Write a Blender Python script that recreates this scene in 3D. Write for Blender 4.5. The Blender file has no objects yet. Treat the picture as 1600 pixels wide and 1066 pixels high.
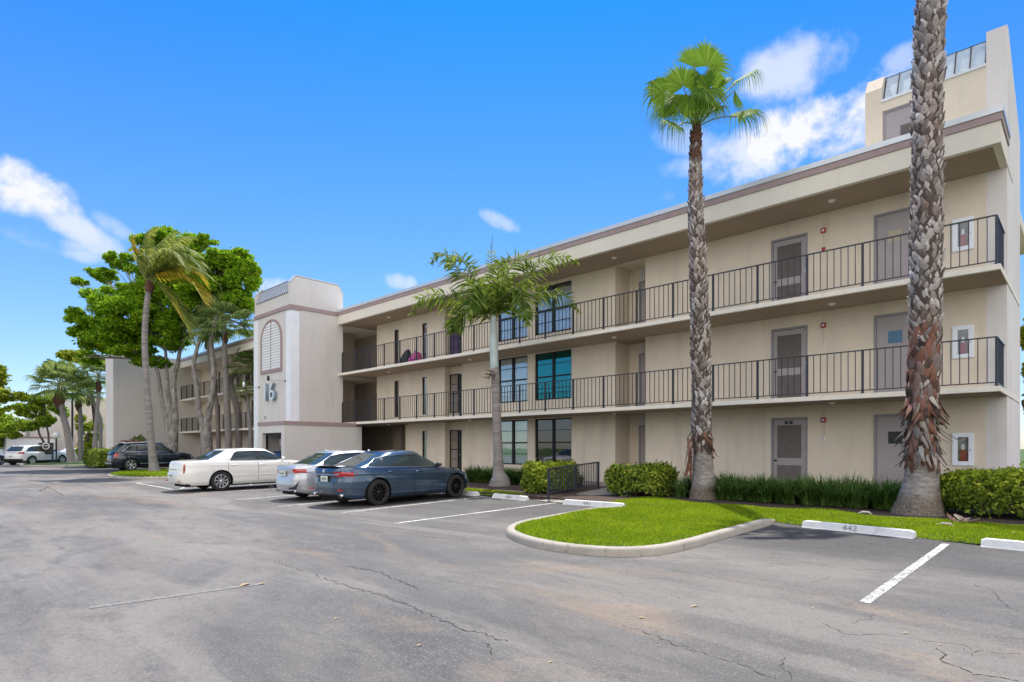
import bpy, bmesh, math, random
import numpy as np
from mathutils import Vector, Matrix
R = math.radians
rng = np.random.default_rng(7)
random.seed(7)
scene = bpy.context.scene
col = scene.collection

# ------------------------------------------------------------------ camera, sky, sun, exposure
VIEW_AZ = R(44.006)            # camera heading, left of +Y (+Y runs into the building, +X along its front)
CAM_Z = 1.22
FOC, PCX, PHY = 938.0, 800.0, 700.4
cam = bpy.data.objects.new('camera', bpy.data.cameras.new('camera'))
col.objects.link(cam)
cam.location = (0, 0, CAM_Z)
cam.rotation_euler = (R(90), 0, VIEW_AZ)
cam.data.sensor_width = 36
cam.data.lens = 36 * FOC / 1600
cam.data.shift_y = (PHY - 533) / 1600
cam.data.clip_start = 0.1
cam.data.clip_end = 3000
scene.camera = cam

SUN_EL, SUN_AZ = R(62), R(-42)   # azimuth measured from +Y towards +X
sun_dir = Vector((math.sin(SUN_AZ) * math.cos(SUN_EL), math.cos(SUN_AZ) * math.cos(SUN_EL), math.sin(SUN_EL)))
sl = bpy.data.lights.new('sun', 'SUN')
sl.energy = 3.0
sl.angle = R(0.6)
sl.color = (1.0, 0.95, 0.87)
so = bpy.data.objects.new('sun', sl)
so.rotation_euler = (-sun_dir).to_track_quat('-Z', 'Y').to_euler()
col.objects.link(so)

ca, sa = math.cos(VIEW_AZ), math.sin(VIEW_AZ)
RT, FW, UP = Vector((ca, sa, 0)), Vector((-sa, ca, 0)), Vector((0, 0, 1))

world = bpy.data.worlds.new('World')
scene.world = world
world.use_nodes = True
scene.view_settings.view_transform = 'Standard'
scene.view_settings.look = 'None'
scene.view_settings.gamma = 1
scene.view_settings.exposure = 1.0


def build_world():
    nt = world.node_tree
    nt.nodes.clear()
    N, L = nt.nodes.new, nt.links.new
    out = N('ShaderNodeOutputWorld')
    bg = N('ShaderNodeBackground')
    sky = N('ShaderNodeTexSky')
    sky.sky_type = 'NISHITA'
    sky.sun_disc = False
    sky.sun_elevation = SUN_EL
    sky.sun_rotation = SUN_AZ
    sky.air_density = 1.0
    sky.dust_density = 0.3
    sky.ozone_density = 2.0
    bg.inputs['Strength'].default_value = 0.085
    tc = N('ShaderNodeTexCoord')
    nrm = N('ShaderNodeVectorMath'); nrm.operation = 'NORMALIZE'
    L(tc.outputs['Generated'], nrm.inputs[0])
    nz = N('ShaderNodeTexNoise')
    nz.inputs['Scale'].default_value = 9.0
    nz.inputs['Detail'].default_value = 9
    nz.inputs['Roughness'].default_value = 0.58
    nz.inputs['Distortion'].default_value = 0.12
    L(nrm.outputs[0], nz.inputs['Vector'])

    def math_(op, a, b=None, c=None):
        m = N('ShaderNodeMath'); m.operation = op
        for i, v in enumerate((a, b, c)):
            if v is None: continue
            if isinstance(v, (int, float)): m.inputs[i].default_value = v
            else: L(v, m.inputs[i])
        return m.outputs[0]
    total = None
    # each cloud: heading (px-like tangent coordinates), half sizes, tilt, density
    clouds = [(28, 300, 78, 44, 18, 1.2), (100, 350, 75, 26, 20, .75), (40, 372, 60, 24, 5, .55), (150, 378, 62, 24, 15, .6), (190, 362, 40, 16, 25, .4), (125, 398, 36, 14, 0, .5), (112, 385, 30, 14, 0, .5),
              (1285, 205, 135, 66, -6, 1.35), (1175, 240, 105, 42, -18, .8), (1245, 105, 85, 56, 0, .7), (1060, 218, 80, 24, 22, .35), (1090, 262, 70, 22, 0, .4), (785, 347, 38, 13, 25, .5), (625, 440, 28, 13, 10, .55),
              (425, 445, 60, 18, 0, .6), (1412, 92, 30, 26, 0, .45), (1040, 308, 24, 12, 0, .25)]
    for (px, py, hw, hh, tilt, dens) in clouds:
        d = (FW + RT * ((px - PCX) / FOC) + UP * ((PHY - py) / FOC)).normalized()
        r = d.cross(UP).normalized(); u = r.cross(d).normalized()
        t = R(-tilt)
        r2 = r * math.cos(t) + u * math.sin(t); u2 = u * math.cos(t) - r * math.sin(t)
        k = 1.0 / (FW + RT * ((px - PCX) / FOC) + UP * ((PHY - py) / FOC)).length / FOC
        dn = []
        for ax, h in ((r2, hw), (u2, hh)):
            v = N('ShaderNodeVectorMath'); v.operation = 'DOT_PRODUCT'
            L(nrm.outputs[0], v.inputs[0]); v.inputs[1].default_value = ax / (h * k)
            dn.append(math_('MULTIPLY', v.outputs['Value'], v.outputs['Value']))
        fv = N('ShaderNodeVectorMath'); fv.operation = 'DOT_PRODUCT'
        L(nrm.outputs[0], fv.inputs[0]); fv.inputs[1].default_value = d
        front = math_('GREATER_THAN', fv.outputs['Value'], 0.3)
        rr = math_('ADD', dn[0], dn[1])
        e = math_('SUBTRACT', 1.0, rr)                # 1 in the middle, 0 at the rim
        e = math_('MAXIMUM', e, -4.0)
        e = math_('MULTIPLY', e, 0.72)
        a = math_('ADD', e, math_('MULTIPLY', nz.outputs['Fac'], 4.0))
        mr = N('ShaderNodeMapRange'); mr.interpolation_type = 'SMOOTHSTEP'
        mr.inputs['From Min'].default_value = 1.98
        mr.inputs['From Max'].default_value = 2.95
        mr.inputs['To Max'].default_value = dens
        L(a, mr.inputs['Value'])
        m = math_('MULTIPLY', mr.outputs[0], front)
        total = m if total is None else math_('MAXIMUM', total, m)
    # unseen white cloud behind the viewer, added as neutral fill for the shaded facade
    back = N('ShaderNodeVectorMath'); back.operation = 'DOT_PRODUCT'
    L(nrm.outputs[0], back.inputs[0]); back.inputs[1].default_value = -FW * .93 + UP * .25 + RT * .1
    nz2 = N('ShaderNodeTexNoise'); nz2.inputs['Scale'].default_value = 2.6; nz2.inputs['Detail'].default_value = 7
    L(nrm.outputs[0], nz2.inputs['Vector'])
    bm = N('ShaderNodeMapRange'); bm.interpolation_type = 'SMOOTHSTEP'
    bm.inputs['From Min'].default_value = 0.05; bm.inputs['From Max'].default_value = 0.45
    L(back.outputs['Value'], bm.inputs['Value'])
    bn = N('ShaderNodeMapRange'); bn.interpolation_type = 'SMOOTHSTEP'
    bn.inputs['From Min'].default_value = 0.36; bn.inputs['From Max'].default_value = 0.56
    L(nz2.outputs['Fac'], bn.inputs['Value'])
    total = math_('MAXIMUM', total, math_('MULTIPLY', bm.outputs[0], bn.outputs[0]))
    tot = math_('MINIMUM', total, 1.0)
    # a clear, saturated summer sky: the Nishita sky with the blue end strengthened
    tint = N('ShaderNodeMix'); tint.data_type = 'RGBA'; tint.blend_type = 'MULTIPLY'
    tint.inputs['Factor'].default_value = 1.0
    L(sky.outputs[0], tint.inputs['A'])
    sz = N('ShaderNodeSeparateXYZ'); L(nrm.outputs[0], sz.inputs[0])
    tr_ = N('ShaderNodeValToRGB')
    tr_.color_ramp.elements.new(.28)
    for i_, (p_, c_) in enumerate([(0, (.80, .84, .98, 1)), (.28, (.44, .74, 1.05, 1)), (.60, (.075, .62, 1.25, 1))]):
        tr_.color_ramp.elements[i_].position = p_; tr_.color_ramp.elements[i_].color = c_
    L(sz.outputs['Z'], tr_.inputs[0]); L(tr_.outputs[0], tint.inputs['B'])
    mix = N('ShaderNodeMix'); mix.data_type = 'RGBA'
    L(tot, mix.inputs['Factor'])
    L(tint.outputs['Result'], mix.inputs['A'])
    # the added clouds behind the viewer, opposite the sun, are brightened for fill
    cc = N('ShaderNodeMix'); cc.data_type = 'RGBA'
    L(bm.outputs[0], cc.inputs['Factor'])
    cc.inputs['A'].default_value = (5.6, 5.7, 5.9, 1); cc.inputs['B'].default_value = (13.5, 12.8, 12.0, 1)
    L(cc.outputs['Result'], mix.inputs['B'])
    L(mix.outputs['Result'], bg.inputs['Color'])
    L(bg.outputs[0], out.inputs['Surface'])


build_world()


# ------------------------------------------------------------------ helpers
def lot_z(y):
    return CAM_Z - 1.62 + 0.0115 * y


def at(px, py, Y):
    """a point of the vertical plane Y = const seen along a direction of the survey picture"""
    u = (px - PCX) / FOC
    d = Y / (u * sa + ca)
    return Vector((d * (u * ca - sa), Y, CAM_Z - d * (py - PHY) / FOC))


def atd(px, py, d):
    u = (px - PCX) / FOC
    return Vector((d * (u * ca - sa), d * (u * sa + ca), CAM_Z - d * (py - PHY) / FOC))


def tag(o, label=None, cat=None, group=None, kind=None):
    if label: o['label'] = label
    if cat: o['category'] = cat
    if group: o['group'] = group
    if kind: o['kind'] = kind
    return o


def empty(name, loc=(0, 0, 0), rot=(0, 0, 0)):
    o = bpy.data.objects.new(name, None)
    col.objects.link(o)
    o.location = loc
    o.rotation_euler = rot
    o.empty_display_size = 0.2
    return o


def thing(name, label, cat, loc=(0, 0, 0), rot=(0, 0, 0), group=None):
    return tag(empty(name, loc, rot), label, cat, group)


def copy_tree(o, parent=None):
    c = o.copy()
    col.objects.link(c)
    c.parent = parent
    for ch in list(o.children):
        copy_tree(ch, c)
    return c


def link_mesh(name, me, parent=None):
    o = bpy.data.objects.new(name, me)
    col.objects.link(o)
    if parent is not None:
        o.parent = parent
    return o


class MB:
    """collects shapes and links them as one mesh object"""

    def __init__(self):
        self.v, self.f, self.m, self.s = [], [], [], []

    def add(self, vs, fs, mi=0, smooth=False):
        b = len(self.v)
        self.v.extend([tuple(p) for p in vs])
        for f in fs:
            self.f.append(tuple(i + b for i in f)); self.m.append(mi); self.s.append(smooth)
        return self

    def box(self, x0, x1, y0, y1, z0, z1, mi=0):
        v = [(x, y, z) for z in (z0, z1) for y in (y0, y1) for x in (x0, x1)]
        return self.add(v, [(0, 2, 3, 1), (4, 5, 7, 6), (0, 1, 5, 4), (2, 6, 7, 3), (0, 4, 6, 2), (1, 3, 7, 5)], mi)

    def obox(self, c, ax, ay, az, mi=0):
        c = Vector(c); v = []
        for k in (-1, 1):
            for j in (-1, 1):
                for i in (-1, 1):
                    v.append(c + Vector(ax) * i + Vector(ay) * j + Vector(az) * k)
        return self.add(v, [(0, 2, 3, 1), (4, 5, 7, 6), (0, 1, 5, 4), (2, 6, 7, 3), (0, 4, 6, 2), (1, 3, 7, 5)], mi)

    def quad(self, a, b, c, d, mi=0):
        return self.add([a, b, c, d], [(0, 1, 2, 3)], mi)

    def prism(self, poly, d, mi=0):
        """poly: list of 3D points, extruded by vector d"""
        n = len(poly); d = Vector(d)
        v = [Vector(p) for p in poly] + [Vector(p) + d for p in poly]
        f = [tuple(range(n))[::-1], tuple(range(n, 2 * n))] + [(i, (i + 1) % n, n + (i + 1) % n, n + i) for i in range(n)]
        return self.add(v, f, mi)

    def tube(self, path, rad, n=10, mi=0, cap=True, smooth=True, jit=0.0):
        path = [Vector(p) for p in path]
        if isinstance(rad, (int, float)): rad = [rad] * len(path)
        rings = []
        t0 = (path[1] - path[0]).normalized()
        a = Vector((1, 0, 0)) if abs(t0.x) < .8 else Vector((0, 1, 0))
        a = (a - t0 * a.dot(t0)).normalized()
        vs = []
        for i, p in enumerate(path):
            t = (path[min(i + 1, len(path) - 1)] - path[max(i - 1, 0)]).normalized()
            a = (a - t * a.dot(t)).normalized()
            b = t.cross(a)
            for k in range(n):
                th = 2 * math.pi * k / n
                r = rad[i] * (1 + (random.uniform(-jit, jit) if jit else 0))
                vs.append(p + a * (math.cos(th) * r) + b * (math.sin(th) * r))
        fs = []
        for i in range(len(path) - 1):
            for k in range(n):
                k2 = (k + 1) % n
                fs.append((i * n + k, i * n + k2, (i + 1) * n + k2, (i + 1) * n + k))
        self.add(vs, fs, mi, smooth)
        if cap:
            self.add(vs[:n], [tuple(range(n))[::-1]], mi)
            self.add(vs[-n:], [tuple(range(n))], mi)
        return self

    def lathe(self, prof, axis_o, axis, n=24, mi=0, smooth=True):
        """prof: (radius, height) pairs about an axis through axis_o"""
        o = Vector(axis_o); z = Vector(axis).normalized()
        a = Vector((1, 0, 0)) if abs(z.x) < .8 else Vector((0, 1, 0))
        a = (a - z * a.dot(z)).normalized(); b = z.cross(a)
        vs = []
        for r, h in prof:
            for k in range(n):
                th = 2 * math.pi * k / n
                vs.append(o + z * h + a * (r * math.cos(th)) + b * (r * math.sin(th)))
        fs = []
        for i in range(len(prof) - 1):
            for k in range(n):
                k2 = (k + 1) % n
                fs.append((i * n + k, i * n + k2, (i + 1) * n + k2, (i + 1) * n + k))
        return self.add(vs, fs, mi, smooth)

    def build(self, name, mats, parent=None, bevel=0.0):
        me = bpy.data.meshes.new(name)
        me.from_pydata(self.v, [], self.f)
        if not isinstance(mats, (list, tuple)): mats = [mats]
        for m in mats: me.materials.append(m)
        me.polygons.foreach_set('material_index', self.m)
        me.polygons.foreach_set('use_smooth', self.s)
        me.update()
        o = link_mesh(name, me, parent)
        if bevel:
            b = o.modifiers.new('bevel', 'BEVEL'); b.width = bevel; b.segments = 2; b.limit_method = 'ANGLE'
        return o


def np_mesh(name, verts, faces, mat, parent=None, smooth=False):
    """fast mesh from numpy arrays; all faces have the same corner count"""
    me = bpy.data.meshes.new(name)
    verts = np.asarray(verts, dtype=np.float32); faces = np.asarray(faces, dtype=np.int32)
    k = faces.shape[1]
    me.vertices.add(len(verts)); me.vertices.foreach_set('co', verts.ravel())
    me.loops.add(faces.size); me.loops.foreach_set('vertex_index', faces.ravel())
    me.polygons.add(len(faces))
    me.polygons.foreach_set('loop_start', np.arange(0, faces.size, k, dtype=np.int32))
    me.polygons.foreach_set('loop_total', np.full(len(faces), k, dtype=np.int32))
    if smooth: me.polygons.foreach_set('use_smooth', np.ones(len(faces), dtype=bool))
    me.update(calc_edges=True)
    me.materials.append(mat)
    return link_mesh(name, me, parent)


# ------------------------------------------------------------------ materials
class NT:
    def __init__(self, name):
        self.m = bpy.data.materials.new(name); self.m.use_nodes = True
        self.nt = self.m.node_tree
        self.b = self.nt.nodes['Principled BSDF']
        self.o = self.nt.nodes['Material Output']

    def n(self, t, **kw):
        nd = self.nt.nodes.new(t)
        for k, v in kw.items(): setattr(nd, k, v)
        return nd

    def l(self, a, b): self.nt.links.new(a, b)

    def co(self, scale=(1, 1, 1)):
        tc = self.n('ShaderNodeTexCoord')
        mp = self.n('ShaderNodeMapping'); mp.inputs['Scale'].default_value = scale
        self.l(tc.outputs['Object'], mp.inputs['Vector'])
        return mp.outputs[0]

    def noise(self, scale, detail=4, rough=.55, vec=None, out='Fac', dist=0):
        n = self.n('ShaderNodeTexNoise')
        n.inputs['Scale'].default_value = scale; n.inputs['Detail'].default_value = detail
        n.inputs['Roughness'].default_value = rough; n.inputs['Distortion'].default_value = dist
        self.l(vec if vec is not None else self.co(), n.inputs['Vector'])
        return n.outputs[out]

    def ramp(self, fac, stops):
        r = self.n('ShaderNodeValToRGB'); cr = r.color_ramp
        while len(cr.elements) < len(stops): cr.elements.new(.5)
        for e, (p, c) in zip(cr.elements, stops):
            e.position = p; e.color = (*c, 1) if len(c) == 3 else c
        self.l(fac, r.inputs[0])
        return r.outputs[0]

    def mix(self, fac, a, b, mode='MIX'):
        m = self.n('ShaderNodeMix'); m.data_type = 'RGBA'; m.blend_type = mode
        for s, v in (('Factor', fac), ('A', a), ('B', b)):
            if isinstance(v, (int, float)): m.inputs[s].default_value = v
            elif isinstance(v, tuple): m.inputs[s].default_value = (*v, 1) if len(v) == 3 else v
            else: self.l(v, m.inputs[s])
        return m.outputs['Result']

    def math(self, op, a, b=None, clamp=False):
        m = self.n('ShaderNodeMath'); m.operation = op; m.use_clamp = clamp
        for i, v in enumerate((a, b)):
            if v is None: continue
            if isinstance(v, (int, float)): m.inputs[i].default_value = v
            else: self.l(v, m.inputs[i])
        return m.outputs[0]

    def mr(self, v, a, b, c=0., d=1., smooth=True):
        m = self.n('ShaderNodeMapRange')
        if smooth: m.interpolation_type = 'SMOOTHSTEP'
        for s, x in (('From Min', a), ('From Max', b), ('To Min', c), ('To Max', d)): m.inputs[s].default_value = x
        self.l(v, m.inputs['Value'])
        return m.outputs[0]

    def bump(self, h, strength=.3, dist=.01):
        b = self.n('ShaderNodeBump'); b.inputs['Strength'].default_value = strength; b.inputs['Distance'].default_value = dist
        self.l(h, b.inputs['Height']); self.l(b.outputs[0], self.b.inputs['Normal'])

    def set(self, **kw):
        names = dict(color='Base Color', rough='Roughness', metal='Metallic', spec='Specular IOR Level', coat='Coat Weight', coatr='Coat Roughness', trans='Transmission Weight', ecol='Emission Color', estr='Emission Strength', alpha='Alpha')
        for k, v in kw.items():
            s = self.b.inputs[names[k]]
            if isinstance(v, tuple): s.default_value = (*v, 1) if len(v) == 3 else v
            elif isinstance(v, (int, float)): s.default_value = v
            else: self.l(v, s)
        return self


def simple(name, c, rough=.6, metal=0., var=.12, vs=6., coat=0., bump=0., bs=60., spec=.5):
    t = NT(name)
    dark = tuple(x * (1 - var) for x in c); light = tuple(min(1, x * (1 + var)) for x in c)
    t.set(color=t.ramp(t.noise(vs), [(.3, dark), (.7, light)]), rough=rough, metal=metal, coat=coat, spec=spec)
    if bump: t.bump(t.noise(bs, 3), bump, .01)
    return t.m


def stucco(name, c, stain=.16, blocks=True):
    t = NT(name)
    big = t.noise(.35, 5, .6)
    streak = t.noise(1.0, 5, .6, vec=t.co((1.6, 1.6, .25)))
    fine = t.noise(70, 3, .6)
    a = t.ramp(big, [(.3, tuple(x * (1 - stain * .5) for x in c)), (.7, tuple(min(1, x * (1 + stain * .4)) for x in c))])
    a = t.mix(t.mr(streak, .5, .75, 0, .6), a, tuple(x * (1 - stain * 1.3) for x in c))
    a = t.mix(t.mr(fine, .4, .75, 0, .2), a, tuple(x * .86 for x in c))
    patchy = t.noise(3.2, 6, .7, dist=.8)
    a = t.mix(t.mr(patchy, .54, .72, 0, .28), a, tuple(x * .80 for x in c))
    a = t.mix(t.mr(patchy, .44, .30, 0, .22), a, tuple(min(.95, x * 1.12) for x in c))
    rust = t.noise(1.0, 6, .7, vec=t.co((4.5, 4.5, .35)), dist=.3)
    a = t.mix(t.mr(rust, .58, .74, 0, .45), a, tuple(x * y for x, y in zip(c, (.66, .60, .52))))
    t.set(color=a, rough=.9, spec=.25)
    h = t.math('ADD', t.math('MULTIPLY', t.noise(38, 4, .65), .8), t.math('MULTIPLY', t.noise(9, 3), .35))
    if blocks:
        # the courses of the block wall show faintly through the render
        br = t.n('ShaderNodeTexBrick'); br.inputs['Scale'].default_value = 1
        br.inputs['Brick Width'].default_value = .42; br.inputs['Row Height'].default_value = .21
        br.inputs['Mortar Size'].default_value = .008; br.inputs['Mortar Smooth'].default_value = 1
        tc = t.n('ShaderNodeTexCoord'); sp = t.n('ShaderNodeSeparateXYZ'); cb = t.n('ShaderNodeCombineXYZ')
        t.l(tc.outputs['Object'], sp.inputs[0])
        t.l(t.math('ADD', sp.outputs[0], sp.outputs[1]), cb.inputs[0]); t.l(sp.outputs[2], cb.inputs[1])
        t.l(cb.outputs[0], br.inputs['Vector'])
        h = t.math('SUBTRACT', h, t.math('MULTIPLY', br.outputs['Fac'], .22))
    t.bump(h, .55, .012)
    return t.m


M = {}
M['wall'] = stucco('warm_beige_stucco', (.74, .65, .53), .2)
M['tower'] = stucco('pinkish_beige_stucco', (.67, .645, .625), .1)
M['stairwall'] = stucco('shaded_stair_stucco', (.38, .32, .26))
M['endwall'] = stucco('pale_pinkish_end_wall', (.74, .70, .68))
M['fascia'] = stucco('cream_fascia_stucco', (.76, .71, .62), .08, False)
M['slab'] = simple('cream_painted_concrete', (.80, .75, .66), .8, var=.06, bump=.2, bs=30)
M['soffit'] = simple('shade_toned_soffit', (.33, .26, .19), .9, var=.06, vs=1.2, bump=.15, bs=25)  # colour deepened to carry the shadow under the slabs
M['band'] = simple('mauve_painted_trim', (.36, .27, .265), .7, var=.08, bump=.2, bs=40)
M['flash'] = simple('white_roof_flashing', (.62, .66, .70), .35, .3, var=.05)
M['white'] = simple('white_column_paint', (.82, .85, .90), .6, var=.04, vs=2, bump=.1)
M['rail'] = simple('navy_railing_paint', (.022, .027, .042), .42, .0, var=.2)
M['door'] = simple('grey_mauve_door_paint', (.36, .32, .33), .5, var=.05, vs=2)
M['doorframe'] = simple('grey_door_frame_paint', (.27, .25, .27), .5, var=.05, vs=2)
M['bronze'] = simple('dark_bronze_aluminium', (.018, .015, .014), .4, .4, var=.2)
M['steel'] = simple('brushed_steel', (.45, .45, .46), .3, .9, var=.1)
M['roofing'] = simple('roof_membrane', (.55, .55, .54), .8)
M['metalroof'] = simple('blue_grey_standing_seam_metal', (.46, .54, .62), .45, .0, var=.08)
M['dark'] = simple('dark_interior', (.012, .012, .013), .8)
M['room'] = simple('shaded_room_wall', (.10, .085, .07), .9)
M['black'] = simple('black_plastic', (.012, .012, .013), .45)
M['red'] = simple('red_enamel', (.42, .015, .015), .35)
M['glassw'] = simple('white_plastic', (.8, .8, .8), .4, var=.03)
M['cabwhite'] = simple('white_cabinet_enamel', (.80, .84, .90), .35, var=.03)
M['louvre'] = simple('grey_louvre', (.165, .14, .13), .6)


def glass_mat(name, tint, mixt=.45, rough=.02, gcol=(.95, .97, 1), k=.6):
    t = NT(name)
    gl = t.n('ShaderNodeBsdfGlossy'); gl.inputs['Roughness'].default_value = rough
    gl.inputs['Color'].default_value = (*gcol, 1)
    tr = t.n('ShaderNodeBsdfTransparent'); tr.inputs['Color'].default_value = (*tint, 1)
    fr = t.n('ShaderNodeFresnel'); fr.inputs['IOR'].default_value = 1.75
    f = t.math('ADD', t.math('MULTIPLY', fr.outputs[0], k), mixt * .2, True)
    nz = t.n('ShaderNodeBump'); nz.inputs['Strength'].default_value = .05; nz.inputs['Distance'].default_value = .02
    t.l(t.noise(1.3, 2), nz.inputs['Height']); t.l(nz.outputs[0], gl.inputs['Normal'])
    mx = t.n('ShaderNodeMixShader')
    t.l(f, mx.inputs[0]); t.l(tr.outputs[0], mx.inputs[1]); t.l(gl.outputs[0], mx.inputs[2])
    t.l(mx.outputs[0], t.o.inputs['Surface'])
    return t.m


M['glass'] = glass_mat('window_glass', (.90, .93, .93), .1, k=.42)
M['glass_dark'] = glass_mat('dark_window_glass', (.34, .31, .30), .2)
M['glass_teal'] = glass_mat('teal_film_glass', (.10, .62, .60), 1.3, .02, (.14, .72, .70), .8)


def asphalt_mat():
    t = NT('worn_asphalt')
    tc = t.n('ShaderNodeTexCoord'); ob = tc.outputs['Object']
    sp = t.n('ShaderNodeSeparateXYZ'); t.l(ob, sp.inputs[0])
    X, Y = sp.outputs[0], sp.outputs[1]
    big = t.noise(.16, 6, .6, vec=t.co((.8, 1.6, 1)), dist=.7)
    mid = t.noise(.9, 6, .62, vec=t.co((.45, 1.6, 1)), dist=.4)
    patch = t.noise(2.6, 6, .7, vec=t.co((.6, 1.3, 1)), dist=.6)
    coarse = t.noise(13, 5, .75)
    fine = t.noise(48, 4, .8)
    agg = t.n('ShaderNodeTexVoronoi'); agg.inputs['Scale'].default_value = 60; t.l(ob, agg.inputs['Vector'])
    c = t.ramp(big, [(.38, (.052, .051, .054)), (.5, (.100, .095, .092)), (.62, (.18, .168, .155))])
    c = t.mix(t.mr(mid, .46, .64, 0, .55), c, (.16, .152, .144))
    c = t.mix(t.mr(t.noise(.6, 5, .65, dist=1.2), .54, .68, 0, .55), c, (.066, .066, .072))
    c = t.mix(t.mr(patch, .50, .68, 0, .6), c, (.060, .058, .060))
    streak = t.noise(1.0, 5, .62, vec=t.co((.10, .95, 1)), dist=.5)
    c = t.mix(t.mr(streak, .50, .62, 0, .42), c, (.062, .062, .068))
    c = t.mix(t.mr(streak, .47, .36, 0, .5), c, (.20, .19, .175))
    c = t.mix(t.mr(patch, .46, .30, 0, .35), c, (.20, .19, .175))
    # bays grow darker towards the stops
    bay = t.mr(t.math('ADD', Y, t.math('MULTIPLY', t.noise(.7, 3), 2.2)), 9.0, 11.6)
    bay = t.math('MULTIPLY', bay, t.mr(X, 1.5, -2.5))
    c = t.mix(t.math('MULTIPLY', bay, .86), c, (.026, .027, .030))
    # tan sandy silt left by standing water in the drive lane
    st = t.mr(t.noise(.50, 6, .68, vec=t.co((.42, 1.3, 1)), dist=1.2), .49, .70)
    lane = t.math('MULTIPLY', t.mr(Y, 1.2, 3.6), t.mr(Y, 8.2, 6.2))
    c = t.mix(t.math('MULTIPLY', t.math('MULTIPLY', st, lane), .48), c, (.27, .195, .13))
    # oil spots in the bays
    oil = t.n('ShaderNodeTexVoronoi'); oil.inputs['Scale'].default_value = .55; t.l(ob, oil.inputs['Vector'])
    c = t.mix(t.math('MULTIPLY', t.mr(t.math('ADD', oil.outputs['Distance'], t.math('MULTIPLY', t.noise(6, 4), .16)), .22, .10), .55), c, (.035, .034, .036))
    c = t.mix(t.mr(coarse, .50, .68, 0, .42), c, (.055, .054, .056))
    c = t.mix(t.mr(fine, .50, .72, 0, .75), c, (.29, .275, .26))
    c = t.mix(t.mr(agg.outputs['Distance'], .0, .35, .55, 0), c, (.05, .05, .052))
    c = t.mix(1.0, c, (1.0, .975, .93), 'MULTIPLY')
    t.set(color=c, rough=t.mr(mid, .3, .7, .62, .82), spec=.45)
    t.bump(t.math('ADD', t.math('MULTIPLY', agg.outputs['Distance'], .5), t.noise(60, 4, .7)), .6, .008)
    return t.m


def paint_mat():
    t = NT('worn_white_road_paint')
    n = t.noise(24, 5, .7)
    n2 = t.noise(2.2, 3)
    wear = t.math('ADD', n, t.math('MULTIPLY', n2, .35))
    t.set(color=t.ramp(t.mr(wear, .62, .72), [(0, (.66, .65, .60)), (1, (.22, .215, .21))]), rough=.8)
    t.bump(n, .4, .004)
    return t.m


def concrete_mat(name, c, dirt=.5):
    t = NT(name)
    a = t.ramp(t.noise(2.2, 5, .6), [(.3, tuple(x * .8 for x in c)), (.7, c)])
    a = t.mix(t.mr(t.noise(5, 5, .7, dist=.5), .55, .75, 0, dirt), a, tuple(x * .35 for x in c))
    a = t.mix(t.mr(t.noise(60, 3), .45, .7, 0, .3), a, tuple(x * .6 for x in c))
    t.set(color=a, rough=.88, spec=.3)
    t.bump(t.noise(40, 4, .7), .5, .006)
    return t.m


def leaf_mat(name, dark, mid, light, trans=.35, rough=.5, patch=.8, tcol=None, dead=None):
    t = NT(name)
    gi = t.n('ShaderNodeNewGeometry')
    nz = t.noise(patch, 3, .6)
    f = t.math('ADD', t.math('MULTIPLY', gi.outputs['Random Per Island'], .62), t.math('MULTIPLY', nz, .55))
    c = t.ramp(f, [(.22, dark), (.56, mid), (.92, light)])
    if dead: c = t.mix(t.mr(t.noise(1.9, 5, .7, dist=.6), .54, .72, 0, .6), c, dead); c = t.mix(t.mr(t.noise(.7, 3), .38, .62, .35, 0), c, dark)
    t.set(color=c, rough=max(rough, .62), spec=.12)
    tl = t.n('ShaderNodeBsdfTranslucent')
    if tcol: t.l(t.mix(.55, c, tcol), tl.inputs['Color'])
    else: t.l(c, tl.inputs['Color'])
    mx = t.n('ShaderNodeMixShader'); mx.inputs[0].default_value = trans
    t.l(t.b.outputs[0], mx.inputs[1]); t.l(tl.outputs[0], mx.inputs[2]); t.l(mx.outputs[0], t.o.inputs['Surface'])
    return t.m


def bark_mat(name, dark, light, sc=(6, 6, 26), bump=.8):
    t = NT(name)
    n = t.noise(1, 6, .65, vec=t.co(sc), dist=.4)
    n2 = t.noise(1.1, 3)
    c = t.ramp(n, [(.3, dark), (.7, light)])
    c = t.mix(t.mr(n2, .45, .7, 0, .45), c, tuple((a + b) / 2 * .8 for a, b in zip(dark, light)))
    t.set(color=c, rough=.9, spec=.2)
    t.bump(n, bump, .02)
    return t.m


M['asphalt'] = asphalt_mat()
M['paint'] = paint_mat()
M['kerb'] = concrete_mat('weathered_kerb_concrete', (.42, .385, .33), .75)
M['walk'] = concrete_mat('walk_concrete', (.34, .315, .29), .2)
M['stop'] = concrete_mat('white_painted_concrete', (.82, .82, .80), .5)
M['mulch'] = NT('brown_mulch')
_t = M['mulch']
_t.set(color=_t.ramp(_t.noise(26, 5, .75), [(.3, (.022, .013, .010)), (.55, (.085, .052, .04)), (.75, (.20, .15, .12))]), rough=.95)
_t.bump(_t.noise(30, 4, .8), 1.0, .04)
M['mulch'] = _t.m
_t = NT('lawn_soil_and_thatch')
_t.set(color=_t.ramp(_t.noise(9, 5, .7), [(.3, (.03, .062, .008)), (.7, (.075, .14, .015))]), rough=.95)
_t.bump(_t.noise(60, 3), .8, .02)
M['lawnbase'] = _t.m
M['grass'] = leaf_mat('lawn_blade', (.085, .15, .005), (.23, .34, .010), (.42, .50, .03), .4, .6, 1.6, tcol=(.40, .55, .02), dead=(.36, .36, .10))
M['liriope'] = leaf_mat('strap_leaf', (.02, .06, .008), (.065, .15, .022), (.19, .29, .08), .25, .4, 2.5)
M['hedge'] = leaf_mat('hedge_leaf', (.035, .075, .008), (.12, .19, .022), (.36, .42, .06), .3, .35, 2.2)
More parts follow.
